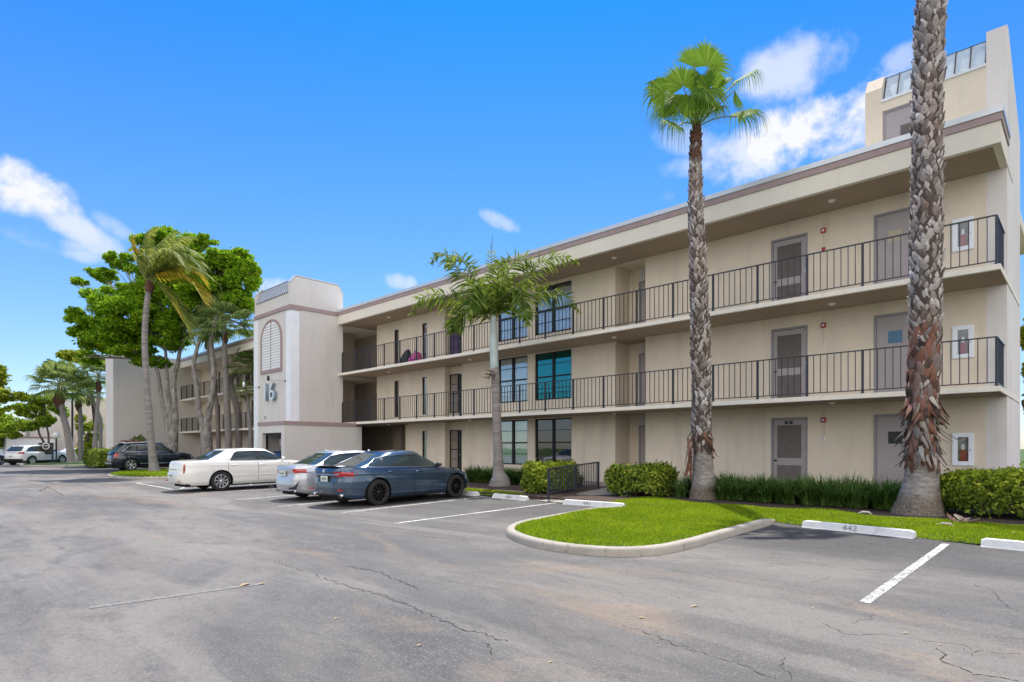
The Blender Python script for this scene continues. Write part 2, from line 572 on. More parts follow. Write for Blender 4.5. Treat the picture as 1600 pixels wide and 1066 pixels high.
M['hedge_y'] = leaf_mat('golden_hedge_leaf', (.09, .15, .01), (.27, .36, .022), (.56, .60, .07), .35, .35, 1.5)
M['tree'] = leaf_mat('bright_tree_leaf', (.03, .09, .006), (.15, .32, .014), (.42, .58, .04), .52, .4, .5, tcol=(.34, .56, .01))
M['treeb'] = leaf_mat('background_tree_leaf', (.05, .12, .01), (.18, .30, .02), (.42, .50, .05), .5, .5, .4, tcol=(.3, .42, .03))
M['fan'] = leaf_mat('fan_palm_leaf', (.04, .105, .012), (.10, .20, .02), (.24, .34, .06), .42, .38, .9, tcol=(.30, .46, .03))
M['fox'] = leaf_mat('foxtail_leaflet', (.025, .07, .012), (.09, .18, .025), (.42, .46, .12), .42, .32, 1.6, tcol=(.3, .38, .03))
M['coco'] = leaf_mat('coconut_leaflet', (.07, .12, .03), (.19, .26, .06), (.46, .48, .14), .5, .4, .5, tcol=(.5, .5, .08))
M['coco_y'] = leaf_mat('yellowing_leaflet', (.20, .18, .02), (.42, .34, .02), (.62, .45, .06), .45, .5, .7, tcol=(.7, .5, .05))
M['sabal'] = leaf_mat('sabal_leaf', (.05, .10, .03), (.14, .22, .07), (.36, .43, .16), .4, .4, .5, tcol=(.35, .42, .1))
M['croton'] = leaf_mat('red_croton_leaf', (.06, .012, .01), (.18, .045, .02), (.30, .12, .03), .25, .4, 1.5)
M['petiole'] = simple('palm_petiole', (.17, .20, .06), .5, var=.3)
M['bark_palm'] = bark_mat('grey_palm_bark', (.13, .115, .11), (.36, .33, .32))
M['bark_ring'] = bark_mat('ringed_palm_bark', (.14, .125, .12), (.36, .335, .325), (.8, .8, 9), .7)
M['bark_tree'] = bark_mat('pale_mottled_bark', (.09, .078, .07), (.46, .43, .40), (5, 5, 2.2), .5)
M['bark_dark'] = bark_mat('brown_bark', (.045, .033, .028), (.17, .13, .11), (4, 4, 8), .6)
M['shaft'] = simple('pale_crownshaft', (.42, .50, .50), .55, var=.12, vs=3)
M['fibre'] = bark_mat('red_brown_palm_fibre', (.035, .018, .013), (.20, .105, .075), (9, 9, 20), 1.0)


def boots_mat():
    t = NT('palm_boot')
    gi = t.n('ShaderNodeNewGeometry')
    tc = t.n('ShaderNodeTexCoord'); sp = t.n('ShaderNodeSeparateXYZ'); t.l(tc.outputs['Object'], sp.inputs[0])
    f = gi.outputs['Random Per Island']
    grey = t.ramp(f, [(0, (.12, .105, .10)), (.45, (.31, .285, .28)), (1, (.56, .53, .52))])
    brown = t.ramp(f, [(0, (.12, .085, .07)), (.5, (.30, .235, .205)), (1, (.52, .46, .42))])
    nz = t.noise(.55, 3)
    a = t.mix(t.mr(nz, .42, .62), grey, brown)
    t.set(color=t.mix(t.mr(t.noise(30, 4), .4, .7, 0, .4), a, (.06, .045, .04)), rough=.9, spec=.2)
    return t.m


M['boot'] = boots_mat()
t = NT('grey_palm_foot_dark_core')
_tc = t.n('ShaderNodeTexCoord'); _sp = t.n('ShaderNodeSeparateXYZ'); t.l(_tc.outputs['Object'], _sp.inputs[0])
_n = t.noise(1, 6, .65, vec=t.co((6, 6, 16)), dist=.4)
_g = t.ramp(_n, [(.3, (.14, .12, .11)), (.7, (.38, .35, .335))])
_g = t.mix(t.mr(t.noise(2.2, 4), .5, .7, 0, .45), _g, (.20, .14, .10))
_g = t.mix(t.mr(t.math('ADD', _sp.outputs[2], t.math('MULTIPLY', t.noise(3, 3), .3)), .62, .35), _g, t.ramp(t.noise(22, 5, .8), [(.35, (.06, .05, .04)), (.7, (.30, .25, .20))]))
t.set(color=t.mix(t.mr(_sp.outputs[2], 1.25, 1.45), _g, (.085, .065, .055)), rough=.9, spec=.2)
t.bump(_n, .7, .02)
M['palm_core'] = t.m
_t = NT('red_brown_boot')
_g = _t.n('ShaderNodeNewGeometry')
_t.set(color=_t.ramp(_g.outputs['Random Per Island'], [(0, (.035, .02, .016)), (.45, (.20, .085, .055)), (.8, (.16, .14, .135)), (1, (.42, .36, .31))]), rough=.9)
M['boot_red'] = _t.m


def text_part(name, s, height, extrude, mat, parent, loc, rot, sx=1.0):
    cu = bpy.data.curves.new(name, 'FONT')
    cu.body = s; cu.size = height / 0.7; cu.extrude = extrude
    cu.space_character = 1.12 if len(s) == 2 else 1.0
    cu.align_x = 'CENTER'; cu.align_y = 'BOTTOM_BASELINE'
    cu.resolution_u = 6
    tmp = bpy.data.objects.new(name + '_curve', cu)
    me = bpy.data.meshes.new_from_object(tmp)
    bpy.data.objects.remove(tmp)
    me.name = name
    me.materials.clear(); me.materials.append(mat)
    me.transform(Matrix.Diagonal((sx, 1, 1, 1)))
    o = link_mesh(name, me, parent)
    o.location = loc; o.rotation_euler = rot
    return o


# ------------------------------------------------------------------ ground
g = MB(); g.add([(-1600, -1600, -.78), (1600, -1600, -.78), (1600, 1600, -.78), (-1600, 1600, -.78)], [(0, 1, 2, 3)])
tag(g.build('ground', M['lawnbase']), kind='structure')
g = MB()
zf, z0, z1 = lot_z(-20), lot_z(-20), lot_z(13)
g.add([(-260, -60, zf), (60, -60, zf), (60, -20, z0), (-260, -20, z0), (60, 13, z1), (-260, 13, z1)], [(0, 1, 2, 3), (3, 2, 4, 5)])
g.add([(-260, 13, z1), (-62, 13, z1), (-62, 70, z1), (-260, 70, z1)], [(0, 1, 2, 3)])
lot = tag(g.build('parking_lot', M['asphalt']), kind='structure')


def lotp(x, y, dz=.004):
    return (x, y, lot_z(y) + dz)


def stripe(x0, y0, x1, y1, w=.105, name='parking_line'):
    d = Vector((x1 - x0, y1 - y0, 0)).normalized(); n = Vector((-d.y, d.x, 0)) * w / 2
    k = max(2, int(math.hypot(x1 - x0, y1 - y0) / .12)); vs, fs = [], []
    for i in range(k + 1):
        f = i / k; x = x0 + (x1 - x0) * f; y = y0 + (y1 - y0) * f
        a = 1 + random.uniform(-.05, .05)
        vs += [lotp(x + n.x * a, y + n.y * a), lotp(x - n.x * a, y - n.y * a)]
        if i: fs.append((2 * i - 2, 2 * i - 1, 2 * i + 1, 2 * i))
    return MB().add(vs, fs).build(name, M['paint'], lot)


for a in [(-1.63, 11.4, -1.63, 6.75), (-10.39, 12.5, -10.23, 7.17), (-13.27, 12.62, -12.78, 7.4), (-15.75, 12.5, -15.4, 7.1), (-18.75, 12.5, -18.36, 7.14), (-21.7, 12.5, -21.95, 7.14)]:
    stripe(*a)
# hatched access aisle behind the white sedan
stripe(-24.6, 7.3, -24.7, 12.5); stripe(-30.2, 7.5, -30.3, 12.5); stripe(-30.2, 7.5, -24.6, 7.3)
for k in range(4):
    stripe(-24.7, 7.6 + k * 1.3, -27.4, 8.9 + k * 1.3)
# old faint stripe in the drive lane
a0, a1 = Vector((-3.9, 1.9, 0)), Vector((-6.0, 4.35, 0))


def gpt(px, py, dz=0.):
    u = (px - PCX) / FOC; q = (py - PHY) / FOC; Yc = u * sa + ca
    d = (1.62 - dz) / (q + .0115 * Yc)
    return Vector((d * (u * ca - sa), d * Yc, 0))


_p, _q = gpt(140, 950), gpt(410, 912)
M['paint_old'] = NT('ghost_of_road_paint')
_t = M['paint_old']
_t.set(color=_t.ramp(_t.mr(_t.noise(26, 5, .7), .44, .58), [(0, (.22, .21, .20)), (1, (.15, .145, .14))]), rough=.85)
M['paint_old'] = _t.m
_o = stripe(_p.x, _p.y, _q.x, _q.y, .10); _o.data.materials[0] = M['paint_old']


def crack(pts, w=.009, seg=.035, jit=.03):
    """an open crack wandering through the asphalt"""
    vs, fs = [], []; P = [gpt(*p) for p in pts]; j = 0.
    for i in range(len(P) - 1):
        a, b = P[i], P[i + 1]; n = max(1, int((b - a).length / seg)); dr = (b - a).normalized(); nn = Vector((-dr.y, dr.x, 0))
        for k in range(n):
            j = j * .6 + random.uniform(-jit, jit)
            c = a + (b - a) * (k / n) + nn * j
            ww = w * random.uniform(.15, .75)
            vs += [lotp(c.x + nn.x * ww, c.y + nn.y * ww, .003), lotp(c.x - nn.x * ww, c.y - nn.y * ww, .003)]
    n = len(vs) // 2
    fs = [(2 * i, 2 * i + 1, 2 * i + 3, 2 * i + 2) for i in range(n - 1)]
    return MB().add(vs, fs).build('crack', M['crack'], lot)


M['crack'] = simple('crack_filled_with_soil', (.035, .028, .022), .95, var=.5, vs=14)
for pts, w in [([(430, 878), (505, 903)], .007), ([(505, 903), (640, 945), (700, 975), (800, 1003)], .011), ([(540, 885), (585, 892), (660, 922)], .012), ([(445, 838), (475, 852)], .006),
               ([(655, 838), (720, 843), (735, 845)], .010), ([(750, 1005), (778, 1025)], .006), ([(970, 977), (1060, 1008), (1150, 1035), (1215, 1066)], .007), ([(1225, 1025), (1222, 1048), (1250, 1068)], .006),
               ([(1283, 975), (1330, 992), (1420, 996), (1500, 1010), (1520, 1018), (1600, 1021)], .0055), ([(1333, 975), (1375, 958)], .005), ([(1467, 1014), (1475, 1030), (1520, 1055), (1600, 1064)], .009),
               ([(1520, 912), (1555, 925), (1560, 940), (1600, 962)], .005), ([(1358, 862), (1400, 880)], .004), ([(1265, 909), (1310, 900)], .004), ([(1500, 1013), (1530, 1028)], .005),
               ([(30, 752), (75, 762), (60, 768)], .03), ([(75, 762), (100, 775)], .02)]:
    crack(pts, w)
# beds and lawns behind the kerbs --------------------------------------------------
g = MB(); g.box(-61, 9, 12.95, 34, -.74, -.17)
tag(g.build('planting_bed', M['mulch']), kind='structure')
g = MB()
g.add([(-10.98, 12.45, lot_z(12.45) + .02), (-9.25, 12.5, lot_z(12.5) + .02), (-9.6, 14.5, -.13), (-10.35, 18.2, -.12), (-12.2, 18.2, -.12), (-11.5, 15.5, -.13)], [(0, 1, 2, 3, 4, 5)])
g.box(-29.8, -1.6, 18.0, 19.9, -.5, -.118)
tag(g.build('footpath', M['walk']), kind='structure')

KERB = [(-8.42, 12.4), (-8.3, 11.2), (-8.2, 10.3), (-8.1, 9.3), (-7.97, 8.5), (-7.72, 7.9), (-7.3, 7.42), (-6.6, 7.04), (-5.9, 6.88), (-5.3, 6.92), (-4.85, 7.1), (-4.57, 7.4), (-4.41, 7.85), (-4.37, 8.6), (-4.4, 9.5), (-4.42, 10.6), (-4.44, 11.6), (-4.5, 12.35)]


def smooth_path(P, k=6):
    P = [Vector((*p, 0)) if len(p) == 2 else Vector(p) for p in P]
    out = []
    for i in range(len(P) - 1):
        p0 = P[max(i - 1, 0)]; p1 = P[i]; p2 = P[i + 1]; p3 = P[min(i + 2, len(P) - 1)]
        for s in range(k):
            t = s / k
            out.append(.5 * ((2 * p1) + (p2 - p0) * t + (2 * p0 - 5 * p1 + 4 * p2 - p3) * t * t + (3 * p1 - p0 - 3 * p2 + p3) * t ** 3))
    out.append(P[-1])
    return out


def sweep_kerb(P, w=.16, h=.125, tips=True, closed=False):
    P = smooth_path(P, 5)
    prof = [(0, -.06), (0.006, h * .55), (.02, h * .86), (.045, h), (w - .03, h + .004), (w, h - .015), (w, -.06)]
    vs, fs = [], []; n = len(P); tot = n - 1
    for i, p in enumerate(P):
        t = (P[min(i + 1, n - 1)] - P[max(i - 1, 0)]).normalized()
        nn = Vector((-t.y, t.x, 0))
        e = min(i, tot - i) / 5.0
        s = math.sqrt(min(1, e)) if tips else 1
        for (u, z) in prof:
            q = p + nn * (u if s >= 1 else w / 2 + (u - w / 2) * max(s, .15))
            zz = z * s if z > 0 else z
            vs.append((q.x + random.uniform(-.003, .003), q.y + random.uniform(-.003, .003), lot_z(q.y) + zz + random.uniform(-.002, .002)))
    k = len(prof)
    for i in range(n - 1):
        for j in range(k - 1):
            fs.append((i * k + j, i * k + j + 1, (i + 1) * k + j + 1, (i + 1) * k + j))
    m = MB(); m.add(vs, fs, 0, True)
    o = m.build('kerb', M['kerb'])
    o.data.set_sharp_from_angle(angle=R(50))
    return tag(o, kind='structure')


sweep_kerb(KERB)
ISL2 = [(-42.6, 12.9), (-42.4, 11.4), (-41.2, 9.6), (-39.3, 8.45), (-37.6, 8.0), (-35.5, 7.9), (-33.4, 8.3), (-32.2, 9.4), (-31.9, 10.8), (-31.9, 12.8)]
sweep_kerb(ISL2)
FARK = [(-57.6, 30), (-58.2, 18), (-59.2, 13.2), (-60.2, 10.2), (-62.0, 8.4), (-65, 7.9), (-69, 8.3), (-71.5, 9.8), (-72.5, 12), (-76, 15.5), (-84, 19)]
sweep_kerb(FARK, .2, .14)


def in_poly(x, y, P):
    P = [(p[0], p[1]) for p in P]
    ins = np.zeros(np.shape(x), bool); j = len(P) - 1
    for i in range(len(P)):
        xi, yi = P[i]; xj, yj = P[j]
        c = ((yi > y) != (yj > y)) & (x < (xj - xi) * (y - yi) / ((yj - yi) or 1e-9) + xi)
        ins ^= c; j = i
    return ins


KS = [(p.x, p.y) for p in smooth_path(KERB, 5)]


def inset(P, d):
    P = [Vector((*p, 0)) for p in P]; o = []
    for i, p in enumerate(P):
        t = (P[min(i + 1, len(P) - 1)] - P[max(i - 1, 0)]).normalized()
        o.append((p.x - t.y * d, p.y + t.x * d))
    return o


KI = inset(KS, .165)
lawn_main = KI + [(-4.2, 12.15), (-3.0, 11.95), (-2.0, 11.78), (-1.2, 11.55), (0, 11.5), (5, 11.5), (8, 11.5), (8, 14.5), (-1, 14.4), (-1.9, 14.45), (-3.2, 14.3), (-4.4, 15.0), (-4.9, 14.75), (-5.6, 14.45), (-6.8, 14.6), (-7.6, 14.7), (-8.6, 15.1), (-9.35, 15.1), (-9.55, 14.4), (-9.15, 12.7)]
IS2 = [(p.x, p.y) for p in smooth_path(ISL2, 4)]
lawn_left = [(-31, 12.8), (-12.6, 12.85), (-12.0, 12.98), (-11.85, 13.2), (-12.3, 13.5), (-13.5, 13.8), (-14.8, 13.95), (-31, 14.0)]
lawn_isl = inset([(p.x, p.y) for p in smooth_path(ISL2, 4)], .165) + [(-32, 15), (-42.5, 15)]
lawn_far = [(p.x, p.y) for p in smooth_path(FARK, 4)] + [(-84, 60), (-57, 60)]


def seg_dist(x, y, P, closed=True):
    d = np.full(np.shape(x), 1e9)
    n = len(P)
    for i in range(n if closed else n - 1):
        ax, ay = P[i]; bx, by = P[(i + 1) % n]
        vx, vy = bx - ax, by - ay; L2 = vx * vx + vy * vy + 1e-12
        t = np.clip(((x - ax) * vx + (y - ay) * vy) / L2, 0, 1)
        d = np.minimum(d, np.hypot(x - ax - t * vx, y - ay - t * vy))
    return d


def lawn(name, P, cell, top, blades, bh, seed):
    xs = [p[0] for p in P]; ys = [p[1] for p in P]
    r = np.random.default_rng(seed)

    def hgt(x, y):
        d = seg_dist(x, y, P)
        base = CAM_Z - 1.62 + .0115 * y
        kd = np.minimum(seg_dist(x, y, KS[6:-9], False), seg_dist(x, y, IS2, False))
        return base + .005 + .095 * np.exp(-(kd / .8) ** 2) + (.04 + top) * (1 - np.exp(-d / .28)) + .012 * np.sin(x * 3.1 + y) * np.sin(y * 2.3)
    nx = int((max(xs) - min(xs)) / cell) + 2; ny = int((max(ys) - min(ys)) / cell) + 2
    gx = min(xs) + np.arange(nx) * cell; gy = min(ys) + np.arange(ny) * cell
    X, Y = np.meshgrid(gx, gy, indexing='ij')
    Z = hgt(X, Y)
    cx, cy = X[:-1, :-1] + cell / 2, Y[:-1, :-1] + cell / 2
    ok = in_poly(cx, cy, P)
    idx = np.arange(nx * ny).reshape(nx, ny)
    F = np.stack([idx[:-1, :-1][ok], idx[1:, :-1][ok], idx[1:, 1:][ok], idx[:-1, 1:][ok]], 1)
    o = np_mesh(name, np.stack([X, Y, Z], -1).reshape(-1, 3), F, M['lawnbase'], None, True)
    tag(o, kind='structure')
    if blades:
        x = r.uniform(min(xs), max(xs), blades * 3); y = r.uniform(min(ys), max(ys), blades * 3)
        ok = in_poly(x, y, P)
        # denser where it lies nearer the viewer
        dist = np.hypot(x, y)
        ok &= r.random(len(x)) < np.clip((13.0 / dist) ** 1.6, .25, 1)
        x, y = x[ok][:blades], y[ok][:blades]
        z = hgt(x, y) - .008
        grass_blades(name + '_grass', x, y, z, bh, r)
    return hgt


def grass_blades(name, x, y, z, bh, r):
    n = len(x)
    az = r.uniform(0, 2 * np.pi, n); h = bh * r.uniform(.5, 1.25, n); w = .0045 * r.uniform(.7, 1.4, n) * (1 + np.hypot(x, y) / 14)
    lean = r.uniform(.1, .9, n) * h; la = r.uniform(0, 2 * np.pi, n)
    p = np.stack([x, y, z], 1); s = np.stack([np.cos(az), np.sin(az), 0 * az], 1) * w[:, None]
    tip = p + np.stack([np.cos(la) * lean, np.sin(la) * lean, h], 1)
    mid = p + (tip - p) * np.array([.35, .35, .6])
    V = np.concatenate([p - s, p + s, mid + s * .8, tip, mid - s * .8], 1).reshape(-1, 3)
    b = np.arange(n)[:, None] * 5
    F = np.concatenate([b + [0, 1, 2, 4]], 0)
    T = b + [4, 2, 3, 3]
    # quads only: the tip is a degenerate-free triangle fan drawn as a thin quad
    V2 = V.reshape(n, 5, 3); tip2 = V2[:, 3] + (V2[:, 2] - V2[:, 4]) * .12
    V = np.concatenate([V2, tip2[:, None]], 1).reshape(-1, 3)
    b = np.arange(n)[:, None] * 6
    F = np.concatenate([b + [0, 1, 2, 4], b + [4, 2, 5, 3]], 0)
    o = np_mesh(name, V, F, M['grass'])
    o.name = 'lawn_grass'
    return tag(o, kind='stuff')


h_main = lawn('lawn', lawn_main, .07, .035, 150000, .045, 1)
h_left = lawn('lawn', lawn_left, .12, .06, 22000, .05, 2)
h_isl = lawn('lawn', lawn_isl, .2, .08, 14000, .08, 3)
h_far = lawn('lawn', lawn_far, .5, .1, 0, .1, 4)


# wheel stops ----------------------------------------------------------------------
def wheel_stop(x0, y0, x1, y1, label, num=None, numpos=.5):
    a, b = Vector((x0, y0, 0)), Vector((x1, y1, 0))
    c = (a + b) / 2; L = (b - a).length; rz = math.atan2(b.y - a.y, b.x - a.x)
    t = thing('wheel_stop', label, 'wheel stop', (c.x, c.y, lot_z(c.y)), (0, 0, rz), 'white parking wheel stops')
    m = MB()
    prof = [(-.0, .0), (.015, .02), (.045, .118), (.065, .128), (.125, .128), (.145, .118), (.175, .02), (.19, 0)]
    n = len(prof); st = [(-L / 2, .0), (-L / 2 + .0, 1), (L / 2, 1)]
    vs = []
    xsn = [-L / 2 - .0, -L / 2 + .05, L / 2 - .05, L / 2]
    zsn = [.82, 1, 1, .82]
    for xx, s in zip(xsn, zsn):
        for (yy, zz) in prof: vs.append((xx, yy, zz * s))
    fs = []
    for i in range(3):
        for j in range(n - 1): fs.append((i * n + j, i * n + j + 1, (i + 1) * n + j + 1, (i + 1) * n + j))
    fs += [tuple(range(n)), tuple(range(3 * n, 4 * n))[::-1]]
    m.add(vs, fs)
    m.build('bar', M['stop'], t)
    if num:
        ang = math.atan2(.098, .03)
        text_part('stencilled_number', num, .095, .0008, M['stencil'], t, (-L / 2 + L * numpos, .0135, .025), (ang, 0, 0), 1.25)
    return t


M['stencil'] = simple('worn_grey_stencil', (.22, .22, .22), .8, var=.3, vs=40)
wheel_stop(-3.92, 11.88, -2.11, 11.64, 'white wheel stop stencilled 442 in the empty bay right of the grass island', '442', .46)
wheel_stop(-1.21, 11.44, .62, 11.3, 'white wheel stop cut by the right edge of the photo')
wheel_stop(-10.03, 12.3, -8.25, 12.42, 'white wheel stop stencilled 441 left of the grass island', '441', .42)
wheel_stop(-12.84, 12.42, -11.42, 12.34, 'white wheel stop with a worn number in the bay beside the blue sedan', '440', .5)
wheel_stop(-15.3, 12.5, -13.62, 12.5, 'white wheel stop in front of the wheels of the blue sedan')

# ------------------------------------------------------------------ the apartment building
YE, YW = 18.0, 19.73
F1, F2, F3, RF = -.17, 2.68, 5.54, 8.37
XR, XBR = -1.55, -26.93          # right end; left end of the ground floor wall (breezeway beyond)
XT, XS = -29.79, -31.4
bld = thing('apartment_building', 'long three-storey beige apartment building with open corridors and a stair tower numbered 16', 'apartment building', (-16, YW, F1))
B = Matrix.Translation((-16, YW, F1)).inverted()


def bp(mb, name, mat, parent=None, bevel=0):
    """a part of the building: geometry is given in world coordinates"""
    o = mb.build(name, mat, parent or bld, bevel)
    o.data.transform(B if (parent is None or parent is bld) else B)
    return o


def wall_y(mb, Y, x0, x1, z0, z1, ops, mi=0):
    """wall facing -Y with openings (x0,x1,z0,z1,depth,back)"""
    xs = sorted({x0, x1, *[v for o in ops for v in o[:2]]}); zs = sorted({z0, z1, *[v for o in ops for v in o[2:4]]})
    xs = [x for x in xs if x0 <= x <= x1]; zs = [z for z in zs if z0 <= z <= z1]
    for i in range(len(xs) - 1):
        for j in range(len(zs) - 1):
            cx, cz = (xs[i] + xs[i + 1]) / 2, (zs[j] + zs[j + 1]) / 2
            if any(o[0] < cx < o[1] and o[2] < cz < o[3] for o in ops): continue
            mb.quad((xs[i], Y, zs[j]), (xs[i + 1], Y, zs[j]), (xs[i + 1], Y, zs[j + 1]), (xs[i], Y, zs[j + 1]), mi)
    for (a, b, c, d, dep, back) in ops:
        Y2 = Y + dep
        mb.quad((a, Y, c), (a, Y, d), (a, Y2, d), (a, Y2, c), mi)
        mb.quad((b, Y, d), (b, Y, c), (b, Y2, c), (b, Y2, d), mi)
        mb.quad((a, Y, d), (b, Y, d), (b, Y2, d), (a, Y2, d), mi)
        mb.quad((b, Y, c), (a, Y, c), (a, Y2, c), (b, Y2, c), mi)
        if back: mb.quad((a, Y2, c), (b, Y2, c), (b, Y2, d), (a, Y2, d), mi)


# openings
ops = []
wins = []
for k, (zb, zt, fl) in enumerate([(.47, 2.5, F1), (3.31, 5.365, F2), (6.17, 8.24, F3)]):
    wins += [(-19.98, -18.1, zb, zt, k, 'a'), (-17.66, -15.61, zb, zt, k, 'b')]
for w in wins: ops.append((*w[:4], .14, False))
slits = [(-25.74, -25.32, .42, 2.14, 0), (-25.74, -25.32, 3.0, 5.0, 1), (-25.74, -25.32, 5.86, 7.87, 2), (-28.29, -27.86, 2.96, 5.0, 1), (-28.29, -27.86, 5.82, 7.87, 2)]
for s in slits: ops.append((*s[:4], .12, False))
recs = []
for (a, b) in ((-13.43, -12.08), (-23.84, -22.53)):
    for k, (z0, z1) in enumerate([(F1, 2.55), (F2, 5.405), (F3, RF)]):
        ops.append((a, b, z0, z1, 1.0 if a > -20 else .34, True)); recs.append((a, b, z0, z1, k))
dops = []
for k, z in enumerate((F1, F2, F3)):
    dops.append((-7.44, -6.33, z, z + 2.36, k)); dops.append((-4.53, -3.40, z, z + 2.36 + (.04 if k == 2 else 0), k))
for d in dops: ops.append((*d[:4], .07, True))
w = MB()
wall_y(w, YW, XBR, XR - .42, -.4, 2.61, [o for o in ops if o[2] < 2.5])
wall_y(w, YW, XT, XR - .42, 2.61, 8.4, [o for o in ops if o[2] > 2.5])
# right end of the building with its stair house, stepped gable
w.prism([(-4.75, YW + .001, 9.0), (-4.75, YW + .001, 11.55), (-4.75, YW + .3, 12.0), (-4.75, 23.0, 10.75), (-4.75, 23.55, 10.4), (-4.75, 23.55, 9.0)], (.42, 0, 0))
wall_y(w, YW + .002, -4.33, -1.97, 9.0, 11.12, [(-4.31, -2.95, 9.0, 10.86, .12, False)])
w.box(-4.33, -1.97, 20.3, 23.4, 9.0, 10.9)
# body behind the facade
w.box(-29.0, XR - .42, 20.9, 30, 2.6, 8.9); w.box(XBR, XR - .42, 20.9, 30, -.4, 2.6)
w.box(XBR - .3, XBR, YW + .005, 24, -.4, 2.5)
w.box(XT - .25, XT - .002, YW + .004, 22, 2.62, 8.4)
bp(w, 'wall', M['wall'])
w = MB()
w.prism([(XR, YW, -.4), (XR, YW, 12.0), (XR, YW + .35, 12.05), (XR, 23.0, 10.75), (XR, 23.55, 10.4), (XR, 23.55, -.4)], (-.42, 0, 0))
bp(w, 'end_wall', M['endwall'])

# stair and breezeway recess left of the long wall
w = MB()
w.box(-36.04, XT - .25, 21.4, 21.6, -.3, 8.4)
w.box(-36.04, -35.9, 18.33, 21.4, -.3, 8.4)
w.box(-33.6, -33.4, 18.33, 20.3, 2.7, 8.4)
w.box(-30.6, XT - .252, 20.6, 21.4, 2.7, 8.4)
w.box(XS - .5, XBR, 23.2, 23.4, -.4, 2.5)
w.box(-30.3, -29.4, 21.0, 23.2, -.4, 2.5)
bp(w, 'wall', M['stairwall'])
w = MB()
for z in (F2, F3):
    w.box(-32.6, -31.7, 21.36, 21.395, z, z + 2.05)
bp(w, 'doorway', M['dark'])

# slabs, roof
for zt, zb, x0 in ((F2, 2.55, -29.5), (F3, 5.405, XS)):
    s = MB(); s.box(x0, XR + .02, YE, 23.2, zb, zt)
    if zt == F2: s.box(XS, -29.5, YE + .01, 23.2, zb, zt - .003)
    s.box(-35.9, XS - .001, 18.33, 21.39, zb + .01, zt - .004)
    bp(s, 'balcony_slab', M['slab'], bevel=.008)
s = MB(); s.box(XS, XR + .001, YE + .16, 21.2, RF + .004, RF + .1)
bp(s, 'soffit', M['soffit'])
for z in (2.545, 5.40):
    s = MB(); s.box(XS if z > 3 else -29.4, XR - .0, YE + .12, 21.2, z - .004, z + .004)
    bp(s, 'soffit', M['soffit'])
r = MB()
r.box(XS, XR + .02, YE, YE + .16, RF, 8.88)
r.box(XR - .14, XR + .018, YE + .16, YW, RF + .001, 8.88)
r.box(XS, XR - .14, YE + .16, 30, 8.6, 8.98); r.box(-36.04, XS, 18.33, 30, 8.4, 8.97)
bp(r, 'roof_fascia', M['fascia'])
r = MB()
r.box(XS, XR + .05, YE - .03, YE + .13, 8.885, 9.065)
r.box(XR - .11, XR + .048, YE + .13, YW, 8.886, 9.065)
bp(r, 'roof_trim', M['band'])
r = MB()
r.box(XS, XR + .075, YE - .055, YE + .19, 9.068, 9.21)
r.box(XR - .14, XR + .073, YE + .19, YW + 0.0, 9.069, 9.208)
bp(r, 'roof_flashing', M['flash'])
r = MB()
r.box(XS, XR - .5, YE + .2, 30, 8.985, 9.03)
bp(r, 'roof', M['roofing'])

# stair house on the roof: mansard, vent door
r = MB()
r.prism([(-4.33, YW + .02, 11.20), (-4.33, YW + .38, 11.98), (-4.33, 21.5, 11.9), (-4.33, 21.5, 11.2)], (2.36, 0, 0))
o = bp(r, 'mansard_roof', M['metalroof'])
r = MB()
for i in range(8):
    x = -4.30 + i * (2.3 / 7)
    r.prism([(x, YW + .0, 11.20), (x, YW + .36, 11.985), (x, YW + .40, 11.96), (x, YW + .04, 11.18)], (.028, 0, 0))
r.prism([(-4.33, YW + .352, 11.965), (-4.33, YW + .43, 12.0), (-4.33, YW + .43, 11.95)], (2.36, 0, 0))
bp(r, 'roof_seam', M['bronze'])
r = MB(); r.box(-4.335, -1.965, YW - .035, YW + .06, 11.12, 11.19)
bp(r, 'roof_flashing', M['flash'])
r = MB(); r.box(-4.31, -2.95, YW + .06, YW + .12, 9.0, 10.86)
dd = bp(r, 'door', M['door'])
r = MB()
for k in range(9): r.box(-3.86, -3.5, YW + .035, YW + .055, 10.0 + k * .034, 10.02 + k * .034)
r.box(-3.88, -3.48, YW + .05, YW + .06, 9.98, 10.32)
o = bp(r, 'vent', M['louvre'], dd)
r = MB(); r.box(-4.31, -4.25, YW + .03, YW + .06, 9, 10.86); r.box(-4.25, -2.95, YW + .03, YW + .06, 10.8, 10.86)
bp(r, 'frame', M['doorframe'], dd)


